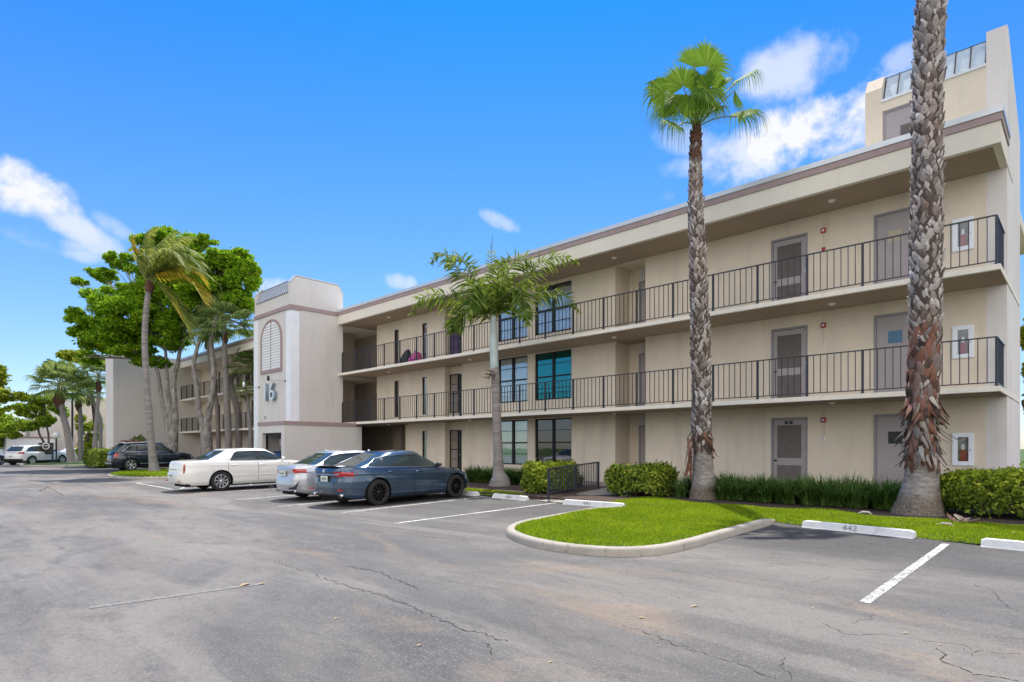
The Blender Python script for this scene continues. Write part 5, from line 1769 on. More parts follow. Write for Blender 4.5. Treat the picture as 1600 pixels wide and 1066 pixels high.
def hedge(label, x0, x1, y0, y1, z0, z1, n, size, mat, seed, rot=0., yel=None, yfrac=.0):
    r = np.random.default_rng(seed)
    cx, cy = (x0 + x1) / 2, (y0 + y1) / 2
    t = thing('clipped_hedge', label, 'hedge', (cx, cy, z0), (0, 0, R(rot)))
    hx, hy, hz = (x1 - x0) / 2, (y1 - y0) / 2, (z1 - z0)

    def pts(n, inn):
        u = r.uniform(-1, 1, (n, 3)); f = r.integers(0, 5, n)
        q = u.copy(); depth = 1 - r.random(n) ** 2 * inn
        q[f == 0, 0] = 1; q[f == 1, 0] = -1; q[f == 2, 1] = -1; q[f == 3, 1] = 1; q[f == 4, 2] = 1
        big = np.sin(q[:, 0] * hx * 3.1 + seed) * np.cos(q[:, 1] * hy * 2.7) * .085 + np.sin(q[:, 0] * hx * 7 + q[:, 2] * 4) * .04
        e = np.maximum(np.abs(q), 0) ; ln = (np.sum(e ** 5, 1) ** (1 / 5))[:, None]
        q = q / np.maximum(ln, 1) * depth[:, None]
        p = np.stack([q[:, 0] * (hx + big), q[:, 1] * (hy + big), hz / 2 + q[:, 2] * (hz / 2 + big)], 1)
        return p, q
    p, q = pts(n, .35)
    p += r.normal(0, .028, p.shape) + np.clip(r.normal(0, .04, (n, 1)), 0, .2) * np.array([0, 0, 1.])
    nr = unit(q ** 3 + r.normal(0, .45, q.shape) + np.array([0, 0, .25])); a = unit(np.cross(nr, r.normal(0, 1, q.shape)) + np.array([0, 0, .35])); b = unit(np.cross(a, nr))
    s = size * r.uniform(.6, 1.25, n)[:, None]
    if yel is None:
        quads('foliage', p, a * s, b * s * .55, mat, t, .25)
    else:
        sel = r.random(n) < yfrac * np.clip(.45 + q[:, 2] * .8 + q[:, 0] * .25, .1, 1.3)
        quads('foliage', p[~sel], (a * s)[~sel], (b * s * .55)[~sel], mat, t, .25)
        quads('new_growth', p[sel], (a * s)[sel], (b * s * .55)[sel], yel, t, .25)
    m = MB(); m.box(-hx * .78, hx * .78, -hy * .78, hy * .78, .1, hz * .78); m.build('inner_twigs', M['bark_dark'], t)
    m = MB()
    for _ in range(int(12 * hx) + 6):
        x = random.uniform(-hx * .9, hx * .9); y = random.uniform(-hy * .9, hy * .9)
        m.tube([(x, y, -.12), (x + random.uniform(-.1, .1), y + random.uniform(-.1, .1), .3)], .009, 5)
    m.build('stems', M['bark_dark'], t)
    return t


hedge('clipped bush with pale new leaves behind the navy handrail', -13.0, -11.95, 13.6, 15.9, -.12, .72, 9000, .055, M['hedge'], 11, 12, M['hedge_y'], .75)
hedge('rounded clipped hedge between the footpath and the slimmer fan palm', -10.45, -8.75, 14.6, 16.3, -.12, .68, 9500, .05, M['hedge'], 12, 0, M['hedge_y'], .25)
hedge('yellow-green clipped hedge at the right behind the thick palm trunk', -2.45, 4.2, 14.9, 16.8, -.12, .74, 30000, .052, M['hedge'], 13, 0, M['hedge_y'], 1.1)
hedge('dark green hedge behind the dark crossover', -58.0, -53.0, 10.6, 12.0, -.2, 1.1, 5000, .12, M['hedge'], 14)
r_ = np.random.default_rng(15)
t = thing('croton_hedge', 'dark red croton bushes along the foot of the shaded end wall', 'hedge', (-56.5, 13.6, -.2))
p, a, b = clump_leaves(r_, [(x, r_.uniform(-.3, .3), 1.0 + r_.uniform(-.1, .25), .7, .7, .75) for x in np.arange(-2.4, 2.6, .6)], 5200, .13)
quads('foliage', p, a, b, M['croton'], t)
m = MB(); [m.tube([(x, 0, 0), (x + .1, .05, 1.0)], .03, 6) for x in np.arange(-2.2, 2.4, .7)]; m.build('stems', M['bark_dark'], t)


def liriope(label, spots, n, h, seed):
    r = np.random.default_rng(seed)
    k = r.integers(0, len(spots), n); S = np.array(spots)
    base = S[k] + np.concatenate([r.normal(0, .05, (n, 2)), np.zeros((n, 1))], 1)
    az = r.uniform(0, 2 * np.pi, n); ln = h * r.uniform(.55, 1.3, n) * (.82 + .38 * r.random(len(spots)))[k]; lean = r.uniform(.3, 1.35, n)
    d = np.stack([np.cos(az), np.sin(az), 0 * az], 1); w = np.stack([-np.sin(az), np.cos(az), 0 * az], 1) * .0075
    V = []; T = [0, .3, .58, .82, 1.0]
    for i, q in enumerate(T):
        out = lean * (q ** 1.6) * .75; up = q * (1 - .38 * lean * q ** 2) - .25 * lean * max(q - .6, 0)
        c = base + d * (ln * out)[:, None] + np.array([0, 0, 1.]) * (ln * up)[:, None]
        ww = w * (1.0, 1.15, 1.0, .7, .12)[i]
        V += [c - ww, c + ww]
    V = np.stack(V, 1).reshape(-1, 3); b = np.arange(n)[:, None] * 10
    F = np.concatenate([b + [2 * i, 2 * i + 1, 2 * i + 3, 2 * i + 2] for i in range(4)], 0)
    o = np_mesh('border_grass', V, F, M['liriope'])
    return tag(o, label, None, None, 'stuff')


sp = [(x + random.uniform(-.1, .1), y + random.uniform(-.12, .12), -.15) for x in np.arange(-8.3, -2.3, .27) for y in (15.5, 15.95, 16.4)]
sp = [s for s in sp if not (abs(s[0] + 7.73) < .45 and abs(s[1] - 15.65) < .35)]
liriope('dark strap-leaved border grass between the two fan palms', sp, 17000, .66, 21)
sp = [(x + random.uniform(-.1, .1), y + random.uniform(-.12, .12), -.15) for x in np.arange(-18.6, -13.1, .3) for y in (16.6, 17.1)]
liriope('border grass under the windows behind the foxtail palm', sp, 10500, .62, 22)


# ---- palms
def fan_leaf(V, F, base, hub, axis, normal, rad, nseg=38, spread=2.25, droop=.5, split=.5, r=random):
    """one fan: segments radiate from the hub in the plane of axis and side; tips hang free"""
    axis = axis.normalized(); normal = (normal - axis * normal.dot(axis)).normalized(); side = normal.cross(axis)
    for k in range(nseg):
        f = (k + .5) / nseg * 2 - 1
        th = f * spread
        d = (axis * math.cos(th) + side * math.sin(th)).normalized()
        ln = rad * (1 - .22 * abs(f) ** 2) * r.uniform(.92, 1.06)
        half = math.sin(spread / nseg) * 1.04
        pl = side * math.cos(th) - axis * math.sin(th)
        fold = normal * (.35 * half)
        pts = []
        dr = droop * r.uniform(.7, 1.3)
        for (q, wd) in ((.04, 1), (.3, 1), (split, 1), ((split + 1) / 2 - .03, .42), (.9, .22), (1.0, .03)):
            s = max(0, q - split * .8)
            c = hub + d * (ln * q) - UP * (dr * ln * s * s * 2.6) + d * (-dr * ln * s * s * .9) + normal * (.10 * ln * q * q)
            wv = pl * (half * ln * min(q, split) * wd if q > .05 else half * ln * .06)
            pts.append((c - wv, c + fold * ln * min(q, split) * wd, c + wv))
        b = len(V)
        for (p0, p1, p2) in pts: V += [tuple(p0), tuple(p1), tuple(p2)]
        for i in range(len(pts) - 1):
            o = b + i * 3
            F += [(o, o + 1, o + 4, o + 3), (o + 1, o + 2, o + 5, o + 4)]


def bent(p0, p1, sag, n=8):
    p0, p1 = Vector(p0), Vector(p1); out = []
    for i in range(n + 1):
        f = i / n; out.append(p0 + (p1 - p0) * f + UP * (4 * sag * f * (1 - f)))
    return out


def np_of(V, F, name, mat, parent):
    return np_mesh(name, np.array(V), np.array(F), mat, parent)


def curve_pts(P, k=6):
    return smooth_path([tuple(p) for p in P], k)


# slimmer fan palm in the middle -----------------------------------------------------
D2 = 16.6
path = [atd(1101, 779, D2), atd(1100, 757, D2), atd(1099, 735, D2), atd(1097, 690, D2), atd(1096, 620, D2), atd(1094, 520, D2), atd(1090, 400, D2), atd(1087, 300, D2), atd(1087, 235, D2), atd(1088, 204, D2)]
base0 = path[0].copy()


def palm_trunk(root, path, rad, mat, n=22, k=5, jit=.02, name='trunk'):
    P = curve_pts(path, k); xs = np.linspace(0, 1, len(P)); rr = np.interp(xs, np.linspace(0, 1, len(rad)), rad)
    m = MB(); m.tube([p - root.location for p in P], list(rr), n, jit=jit)
    return m.build(name, mat, root), P, rr


def boots(root, P, rr, z0, z1, count, L_, mat, name, seed, out=(.25, .7), down=False, wid=.75):
    """old leaf bases: stiff upward wedges (or hanging shreds) wrapped round the trunk in a spiral"""
    r = np.random.default_rng(seed); V, F = [], []
    zz = np.array([p.z for p in P]); X = np.array([p.x for p in P]); Y = np.array([p.y for p in P])
    for i in range(count):
        f = (i + .5) / count; z = z0 + (z1 - z0) * f
        cx, cy = np.interp(z, zz, X), np.interp(z, zz, Y); ra = np.interp(z, zz, rr)
        th = i * 2.39996 + r.normal(0, .12)
        d = Vector((math.cos(th), math.sin(th), 0)); s = Vector((-math.sin(th), math.cos(th), 0))
        L = L_ * r.uniform(.65, 1.3); w = L * wid * r.uniform(.7, 1.15); o = r.uniform(*out); tw = r.uniform(-.45, .45)
        c = Vector((cx, cy, z)) + d * (ra * .93)
        sg = -1 if down else 1
        tip = c + UP * (L * sg) + d * (L * o) + s * (L * tw)
        mid = c + UP * (L * .5 * sg) + d * (L * o * .35) + s * (L * tw * .4)
        th_ = d * (.22 * w)
        b = len(V)
        pts = [c - s * w * .55 - d * .02, c + th_ * .7, c + s * w * .55 - d * .02, mid - s * w * .42, mid + th_, mid + s * w * .42, tip - s * w * .14, tip + th_ * .4, tip + s * w * .14]
        V += [tuple(p - root.location) for p in pts]
        F += [(b, b + 1, b + 4, b + 3), (b + 1, b + 2, b + 5, b + 4), (b + 3, b + 4, b + 7, b + 6), (b + 4, b + 5, b + 8, b + 7)]
        # the underside of the wedge
        V += [tuple(mid - d * .015 - root.location), tuple(tip - d * .012 - root.location)]
        F += [(b + 6, b + 7, b + 8, b + 10), (b + 3, b + 6, b + 10, b + 9)]
    o = np_of(V, F, name, mat, root)
    return o


fp = thing('fan_palm', 'slim fan palm with a full green crown in front of the middle of the building', 'palm tree', base0, group='tall fan palms by the building')
rad = [.56, .43, .33, .28, .26, .245, .235, .205, .17, .12, .07]
path2 = [path[0] - UP * .25] + path
tr, P, rr = palm_trunk(fp, path2, rad, M['palm_core'])
zt = path[-1].z
boots(fp, P, rr, 1.55, zt - .55, 1000, .15, M['boot'], 'leaf_base', 31, (.08, .45), False, .85)
boots(fp, P, rr, zt - .9, zt + .05, 110, .2, M['fibre'], 'leaf_base_fibre', 32, (.05, .25))
# hanging shreds on the left low down
boots(fp, P, rr, 1.15, 1.75, 60, .22, M['boot_red'], 'bark_shred', 33, (.2, .7), True, .5)
rk = random.Random(5)
sh = []
for k in range(16):
    z = 1.5 - k * .055; c = base0 * 1.0; c.z = z; off = RT * (-.36 - .05 * rk.random()) + FW * rk.uniform(-.25, .05)
    a_ = Vector((np.interp(z, [p.z for p in P], [p.x for p in P]), np.interp(z, [p.z for p in P], [p.y for p in P]), z)) + off
    sh.append((a_, a_ + RT * rk.uniform(-.12, .04) - UP * rk.uniform(.2, .45) + FW * rk.uniform(-.1, .05)))
m = MB()
for a_, b_ in sh:
    m.prism([a_ - base0 - RT * .03, a_ - base0 + RT * .04, b_ - base0 + RT * .02, b_ - base0 - RT * .015], FW * .012)
m.build('hanging_fibre', M['boot_red'], fp)


def crown_fans(root, heart, fans, D, seed, mat, pet_r=.016, n=38):
    rk = random.Random(seed)
    for (hx, hy, dz, ax, nz, rad, dr, sprd, sag) in fans:
        hub = atd(hx, hy, D + dz)
        axis = (RT * ax[0] + UP * ax[1] + FW * ax[2]).normalized(); nrm = RT * nz[0] + UP * nz[1] + FW * nz[2]
        V, F = [], []
        fan_leaf(V, F, heart, hub, axis, nrm, rad * 1.16, n, sprd, dr, .52, rk)
        V = [tuple(Vector(v) - root.location) for v in V]
        lf = np_of(V, F, 'frond', mat, root)
        pts = bent(heart, hub, sag); pts = [p - root.location for p in pts]
        m = MB(); m.tube(pts + [pts[-1] + axis * rad * .25], [pet_r * 1.6] + [pet_r] * (len(pts) - 1) + [pet_r * .3], 6)
        m.build('petiole', M['petiole'], lf)


heart = atd(1089, 200, D2)
fans = [  # hub px, depth offset, axis (right, up, away), normal, radius, droop, half spread, petiole sag
    (1068, 136, -.5, (-.2, 1, .1), (.1, .25, -1), .86, .28, 2.05, .0),
    (1040, 146, -.1, (-.9, .4, -.1), (-.3, .35, -.9), .90, .8, 1.8, .05),
    (1050, 162, .1, (-.55, -.8, -.1), (-.6, .1, -.8), .80, .3, 1.0, .08),
    (1105, 106, .1, (.22, 1, .1), (.3, .2, -1), 1.02, .35, 1.5, .0),
    (1086, 106, .5, (-.05, 1, .2), (.2, .1, -1), .95, .35, 1.3, .0),
    (1084, 150, -.3, (-.05, 1, -.1), (1, .1, -.35), .95, .5, 1.3, .0),
    (1097, 150, -.2, (.12, 1, .0), (-1, .1, -.4), .95, .5, 1.4, .0),
    (1090, 140, .2, (.0, 1, .1), (.7, .1, -.7), .85, .5, 1.5, .0),
    (1112, 138, .4, (.45, .9, .1), (.7, .3, -.6), .90, .6, 1.4, .02),
    (1078, 148, -.1, (-.3, -.7, -.1), (-.3, .3, -.9), .85, .45, 1.5, .0),
    (1100, 138, -.5, (.15, -.5, -.3), (.2, .4, -.9), .85, .5, 1.6, .0),
    (1088, 152, .3, (-.1, -.6, .2), (0, .3, -1), .80, .4, 1.5, .0),
    (1056, 150, .3, (-.8, -.3, .1), (-.4, .5, -.7), .85, .8, 1.6, .05),
    (1094, 146, -.5, (.05, -1, -.15), (.3, .1, -1), .80, .2, .75, .0),
    (1110, 150, .0, (.3, -1, .0), (.4, .1, -1), .70, .2, .7, .0),
    (1125, 138, .4, (.6, .75, .0), (-.5, .7, -.5), .62, .6, 1.0, .05),
    (1150, 128, -.1, (.85, .5, 0), (-.45, .75, -.35), .95, .8, 1.3, .05),
    (1148, 142, .1, (.2, -1, 0), (.5, .2, -.8), .72, .2, .6, .05),
    (1112, 174, -.4, (.9, .25, -.3), (.0, .8, -.6), .60, .9, 1.3, .03),
    (1151, 183, -.1, (.95, .25, -.2), (-.25, .75, -.55), .95, .85, 1.75, .12),
    (1060, 197, -.2, (-.85, .15, -.2), (.2, .75, -.6), .78, .9, 1.7, .12),
]
crown_fans(fp, heart, fans, D2, 41, M['fan'])

# thick fan palm at the right; its crown stands above the picture ------------------------
D1 = 12.7
pp = [(1434, 806), (1437, 780), (1439, 757), (1440, 728), (1440, 650), (1444, 560), (1447, 420), (1448, 300), (1449, 180), (1451, 90), (1456, -10), (1460, -110), (1463, -170)]
path = [atd(x, y, D1) for x, y in pp]; base1 = path[0].copy(); base1.z = -.14
fp2 = thing('fan_palm', 'thick fan palm trunk with ragged red-brown bark low down, at the right', 'palm tree', base1, group='tall fan palms by the building')
path2 = [path[0] - UP * .25] + path
rad = [.60, .52, .41, .345, .30, .275, .27, .27, .27, .265, .26, .255, .25, .22, .12]
xs_ = np.linspace(0, 1, len(rad))
tr, P, rr = palm_trunk(fp2, path2, rad, M['palm_core'], 26)
zt = path[-1].z
boots(fp2, P, rr, 3.35, zt - .4, 1300, .17, M['boot'], 'leaf_base', 51, (.08, .42), False, .85)
boots(fp2, P, rr, 2.2, 3.6, 150, .26, M['boot_red'], 'torn_leaf_base', 52, (.0, .18), False, .8)
boots(fp2, P, rr, 1.0, 2.55, 230, .30, M['boot_red'], 'hanging_bark', 53, (.0, .22), True, .5)
boots(fp2, P, rr, 1.15, 1.5, 26, .34, M['boot'], 'bark_shred', 54, (.3, .8), True, .3)
boots(fp2, P, rr, 2.05, 2.35, 34, .36, M['boot_red'], 'bark_shred', 55, (.3, .8), True, .42)
boots(fp2, P, rr, 1.55, 1.75, 14, .36, M['boot'], 'bark_shred', 56, (.5, 1.1), True, .25)
hp = path[-1]
for k in range(14):
    az = k * 2.4; el = .25 + .9 * ((k * 7) % 14) / 14
    d = Vector((math.cos(az) * math.cos(el), math.sin(az) * math.cos(el), math.sin(el)))
    V, F = [], []
    hub = hp + d * 1.2
    fan_leaf(V, F, hp, hub, d, (UP - d * d.z), 1.0, 30, 2.0, .7, .52, random)
    V = [tuple(Vector(v) - fp2.location) for v in V]
    lf = np_of(V, F, 'frond', M['fan'], fp2)
    m = MB(); m.tube([p - fp2.location for p in bent(hp, hub, .05)], .017, 6); m.build('petiole', M['petiole'], lf)


# feathered fronds ---------------------------------------------------------------------
def feather(pts, nl, ll, lw, droop, r, mode='flat', taper=True, wind=None, vee=.35):
    """leaflets along a curved rachis; returns verts, faces"""
    P = curve_pts(pts, 8); n = len(P); V, F = [], []
    L = [0]
    for i in range(1, n): L.append(L[-1] + (P[i] - P[i - 1]).length)
    for k in range(nl):
        f = .10 + .90 * (k + .5) / nl; s = f * L[-1]; i = min(max(int(np.searchsorted(L, s)), 1), n - 1)
        q = (s - L[i - 1]) / (L[i] - L[i - 1] + 1e-9); c = P[i - 1] + (P[i] - P[i - 1]) * q
        t = (P[i] - P[i - 1]).normalized(); sd = t.cross(UP)
        sd = sd.normalized() if sd.length > .05 else RT.copy()
        nm = sd.cross(t)
        for sg in (-1, 1):
            prof = (math.sin(math.pi * min(1, f * 1.0 + .08)) ** .45 if taper else 1) * r.uniform(.85, 1.12)
            ln = ll * max(prof, .25)
            if mode == 'tail':
                ph = r.uniform(-1.25, 1.25); d = (sd * sg * math.cos(ph) + nm * math.sin(ph) + t * .55).normalized()
            else:
                d = (sd * sg + nm * vee + t * r.uniform(.5, .8)).normalized()
            if wind is not None: d = (d + wind * .35).normalized()
            w = nm.cross(d); w = (w.normalized() if w.length > .1 else t) * lw * .5
            w = (w + nm * r.uniform(-.4, .4) * lw * .5)
            a = c; b_ = c + d * ln * .45 - UP * droop * ln * .12; e = c + d * ln * (1 - droop * .25) - UP * droop * ln * .62
            if wind is not None: e += wind * ln * .25
            o = len(V)
            V += [tuple(a - w * .4), tuple(a + w * .4), tuple(b_ + w), tuple(b_ - w), tuple(e + w * .12), tuple(e - w * .12)]
            F += [(o, o + 1, o + 2, o + 3), (o + 3, o + 2, o + 4, o + 5)]
    return V, F, P


def frond(root, name, pts, nl, ll, lw, droop, r, mat, rr=.02, **kw):
    V, F, P = feather(pts, nl, ll, lw, droop, r, **kw)
    V = [tuple(Vector(v) - root.location) for v in V]
    lf = np_of(V, F, 'frond', mat, root)
    m = MB(); n = len(P); m.tube([p - root.location for p in P], [rr * (1 - .85 * i / (n - 1)) for i in range(n)], 6)
    m.build('midrib', M['petiole'], lf)
    return lf


# foxtail palm in front of the windows
D3 = 22.2
bx = atd(781, 757, D3); bx.z = -.15
fx = thing('foxtail_palm', 'foxtail palm with a pale crownshaft in front of the paired windows', 'palm tree', bx)
pth = [bx - UP * .2, atd(781, 750, D3), atd(779, 735, D3), atd(778, 700, D3), atd(776, 650, D3), atd(774, 590, D3), atd(773, 574, D3)]
tr, P, rr = palm_trunk(fx, pth, [.46, .38, .24, .18, .165, .16, .155, .15], M['bark_ring'], 20, jit=.03)
m = MB(); Pc = curve_pts([atd(773, 578, D3), atd(772, 560, D3), atd(771, 530, D3), atd(771, 512, D3), atd(771, 494, D3)], 5)
m.tube([p - bx for p in Pc], list(np.interp(np.linspace(0, 1, len(Pc)), [0, .15, .5, .8, 1], [.145, .16, .15, .13, .10])), 18); m.build('crownshaft', M['shaft'], fx)
m = MB()
for k in range(14): a_ = atd(767 + random.uniform(-3, 8), 585 + random.uniform(-6, 8), D3 - .2) - bx; b_ = a_ + RT * random.uniform(-.35, .1) - UP * random.uniform(-.1, .22) + FW * random.uniform(-.2, .1); m.tube([a_, (a_ + b_) / 2 + UP * .03, b_], [.02, .014, .006], 5)
m.build('old_flower_stalk', M['bark_dark'], fx)
hc = atd(771, 500, D3); rk = random.Random(9)
FX = [([(752, 468), (722, 428), (704, 405), (686, 395), (672, 412)], -.4), ([(742, 482), (706, 465), (678, 460), (656, 468), (643, 492)], -.3), ([(758, 462), (735, 425), (722, 405), (706, 400), (698, 420)], .8),
      ([(771, 460), (768, 420), (768, 395), (770, 368)], .0), ([(780, 462), (792, 428), (806, 408), (824, 405), (838, 428)], -.6), ([(790, 468), (818, 436), (846, 410), (875, 400), (904, 410)], -.2),
      ([(792, 478), (822, 464), (852, 456), (884, 464), (906, 486)], -.5), ([(775, 460), (778, 428), (786, 408), (798, 402)], .9), ([(762, 472), (750, 452), (746, 444), (738, 462), (732, 496)], -1.1),
      ([(782, 470), (798, 452), (810, 452), (820, 476), (824, 508)], -1.0), ([(752, 485), (732, 486), (712, 498), (703, 522)], .3)]
for i, (pts, dz) in enumerate(FX):
    n = len(pts); pw = [hc - UP * .1] + [atd(x, y, D3 + dz * (k + 1) / n) for k, (x, y) in enumerate(pts)]
    spear = (i == 3)
    frond(fx, 'frond', pw, 30 if spear else 72, .40 if spear else .82, .045 if spear else .07, .2 if spear else .4, rk, M['fox'], .03, mode='tail' if not spear else 'flat')

# coconut palm on the kerbed island
D4 = 35.4
bc = atd(241, 736.5, D4)
cp = thing('coconut_palm', 'windblown coconut palm with a thin leaning trunk on the small kerbed island', 'palm tree', bc)
pth = [bc - UP * .2, bc, atd(240, 725, D4), atd(237, 700, D4), atd(233, 640, D4), atd(228, 580, D4), atd(226, 530, D4), atd(228, 490, D4), atd(232, 455, D4), atd(234, 440, D4)]
palm_trunk(cp, pth, [.42, .36, .25, .21, .19, .175, .165, .16, .15, .15], M['bark_ring'], 16, jit=.03)
m = MB(); a_ = atd(233, 446, D4) - bc; m.tube([a_ - UP * .4, a_ - UP * .1, a_ + UP * .3], [.18, .27, .14], 14, jit=.15); m.build('crown_fibre', M['fibre'], cp)
hc = atd(233, 440, D4); wind = RT * .8 - UP * .1
CC = [([(226, 425), (217, 402), (209, 388), (200, 392)], .8, 'coco', .7), ([(236, 415), (250, 395), (270, 392), (288, 412)], 1.8, 'coco', 1.0), ([(228, 415), (228, 385), (232, 365), (246, 355)], 0, 'coco', .9), ([(222, 420), (210, 395), (206, 375), (213, 367)], .3, 'coco_y', .5), ([(240, 415), (260, 390), (285, 372), (305, 372)], .5, 'coco', 1.1), ([(243, 412), (268, 388), (292, 388), (312, 402)], -1, 'coco', 1.3),
      ([(245, 420), (275, 400), (300, 402), (318, 425)], -1.5, 'coco', 1.3), ([(247, 428), (275, 418), (310, 422), (338, 442)], .5, 'coco', 1.2), ([(247, 432), (272, 428), (298, 438), (322, 475)], -.8, 'coco_y', 1.4), ([(246, 440), (258, 455), (278, 480), (302, 538)], -.5, 'coco', 1.3),
      ([(244, 440), (262, 462), (282, 495), (297, 520)], 1, 'coco_y', 1.0), ([(238, 410), (246, 385), (262, 370), (280, 362)], 1.2, 'coco', 1.1), ([(224, 430), (215, 410), (214, 400), (220, 425)], -.6, 'coco', .8), ([(247, 432), (280, 415), (305, 425), (325, 450)], 1.6, 'coco_y', 1.2), ([(240, 418), (255, 395), (275, 395), (292, 420)], -2, 'coco', 1.2)]
for (pts, dz, mt, ll) in CC:
    n = len(pts); pw = [hc] + [atd(x, y, D4 + dz * (k + 1) / n) for k, (x, y) in enumerate(pts)]
    frond(cp, 'frond', pw, 66, ll, .075, .85, rk, M[mt], .045, mode='flat', wind=wind)


# cabbage palms ----------------------------------------------------------------------------
def sabal(label, trunk, heart_px, rad_px, D, tr, seed, nl=26, skirt=.6, lean=0, fr=1.0, mat='sabal', gcol='bark_palm'):
    rk = random.Random(seed); tr = [q * (.62 if D > 50 else .9) for q in tr] + [tr[-1] * .5]
    P0 = [atd(x, y, D) for x, y in list(trunk) + [heart_px]]; base = P0[0].copy(); base.z = min(base.z, -.15)
    t = thing('cabbage_palm', label, 'palm tree', base, group='cabbage palms left of the tower')
    palm_trunk(t, [base - UP * .1] + P0[1:], tr, M[gcol], 14, jit=.05)
    h = atd(*heart_px, D); Rm = rad_px * D / FOC
    m = MB(); c = h - base
    m.tube([c - UP * Rm * .75, c - UP * Rm * .5, c - UP * Rm * .2, c], [tr[-1] * .9, tr[-1] * 2.2 * skirt + .05, tr[-1] * 1.9 * skirt, tr[-1] * .6], 14, jit=.2)
    m.build('dead_leaf_skirt', M['fibre'], t)
    V, F = [], []; Vp = MB()
    for k in range(nl):
        az = k * 2.39996 + rk.uniform(-.2, .2); el = 1.35 - 2.0 * ((k + .5) / nl) ** .9
        d = Vector((math.cos(az) * math.cos(el), math.sin(az) * math.cos(el), math.sin(el)))
        hub = h + d * Rm * .5 + UP * .05 * Rm
        nrm = (UP - d * d.z) if abs(d.z) < .9 else RT
        fan_leaf(V, F, h, hub, (d + UP * .1).normalized(), nrm, Rm * .62 * fr * rk.uniform(.85, 1.1), 22, 1.8, .5, .55, rk)
        Vp.tube([p - base for p in bent(h, hub, .04 * Rm, 4)], .022, 5)
    V = [tuple(Vector(v) - base) for v in V]
    lf = np_of(V, F, 'fronds', M[mat], t); tag(lf, kind='stuff')
    Vp.build('petioles', M['petiole'], t)
    return t


sabal('tall cabbage palm with a straight grey trunk just left of the tower', [(357, 705), (357, 690), (355, 640), (353, 590), (351, 550)], (351, 505), 54, 44, [.32, .27, .25, .24, .22], 61, 34)
sabal('shorter cabbage palm leaning towards the tower with a brown skirt', [(374, 705), (373, 690), (372, 650), (366, 620), (361, 590)], (388, 575), 38, 45, [.30, .27, .25, .24, .22], 62, 22, .5)
sabal('cabbage palm crown hanging before the multi-stemmed tree', [(342, 700), (340, 650), (334, 600), (328, 570)], (322, 515), 42, 46, [.2, .18, .16, .15], 63, 24, .3)
sabal('bushy cabbage palm crown low against the tower corner', [(392, 706), (392, 690), (391, 660)], (385, 612), 22, 43, [.2, .18, .16], 69, 18, .3)
sabal('leaning cabbage palm with a swollen brown skirt, leftmost of the far group', [(112, 724), (110, 705), (104, 670), (98, 645)], (93, 604), 47, 55, [.62, .50, .42, .40], 64, 30, .95)
sabal('cabbage palm with a short upright trunk behind the lamp post', [(127, 721), (126, 690), (126, 660)], (123, 615), 38, 61, [.42, .36, .33], 65, 24, .75)
sabal('slim cabbage palm nearest the shaded end wall', [(146, 722), (148, 690), (151, 650), (154, 620)], (154, 588), 38, 56, [.34, .29, .26, .25], 66, 26, .7)
sabal('thin cabbage palm standing close behind the slim palm by the end wall', [(157, 716), (157, 680), (156, 650)], (138, 615), 26, 60, [.3, .28, .26], 67, 18, .4)
sabal('small palm bush against the foot of the shaded end wall', [(217, 712), (217, 706)], (217, 692), 15, 50, [.2, .15], 68, 18, .2)


# broad-leaved trees -----------------------------------------------------------------------
def tree(label, stems, clumps, n, size, D, mat, seed, sub=7, ssc=.42, bark='bark_tree', group=None, name='leafy_tree', cat='tree'):
    """stems: list of (pixel path, radii); clumps: (px, py, rx_px, ry_px, depth offset, depth radius)"""
    r = np.random.default_rng(seed)
    b0 = atd(*stems[0][0][0], D); b0.z = -.15
    t = thing(name, label, cat, b0, group=group)
    m = MB()
    for (pth, rad) in stems:
        P = [atd(x, y, D + (q[0] if q else 0)) for (x, y, *q) in pth]; P[0].z = min(P[0].z, -.0)
        P = [p - b0 for p in curve_pts(P, 5)]
        m.tube(P, list(np.interp(np.linspace(0, 1, len(P)), np.linspace(0, 1, len(rad)), rad)), 10, jit=.08)
    C = []
    for (px, py, rx, ry, dz, rd) in clumps:
        c = atd(px, py, D + dz) - b0; C.append((c.x, c.y, c.z, rx * D / FOC, rd, ry * D / FOC))
    # limbs reaching into the clumps
    tips = [atd(s[0][-1][0], s[0][-1][1], D) - b0 for s in stems]
    rk = random.Random(seed)
    for c in C:
        cv = Vector(c[:3]); tp = min(tips, key=lambda q: (q - cv).length)
        mid = (tp + cv) / 2 + Vector((rk.uniform(-.3, .3), rk.uniform(-.3, .3), rk.uniform(-.2, .3)))
        m.tube(curve_pts([tp - UP * .2, mid, cv], 4), [.09, .085, .075, .07, .06, .05, .04, .03, .02][:9], 7)
        for _ in range(4):
            e = cv + Vector((rk.uniform(-1, 1) * c[3], rk.uniform(-1, 1) * c[4], rk.uniform(-.6, 1) * c[5])) * .8
            m.tube([mid, (mid + e) / 2 + UP * .1, e], [.05, .03, .012], 5)
    m.build('trunk', M[bark], t)
    S = sub_clumps(r, C, sub, ssc)
    p, a, b = clump_leaves(r, S, n, size, .25)
    quads('crown', p, a, b, M[mat], t, .15)
    return t


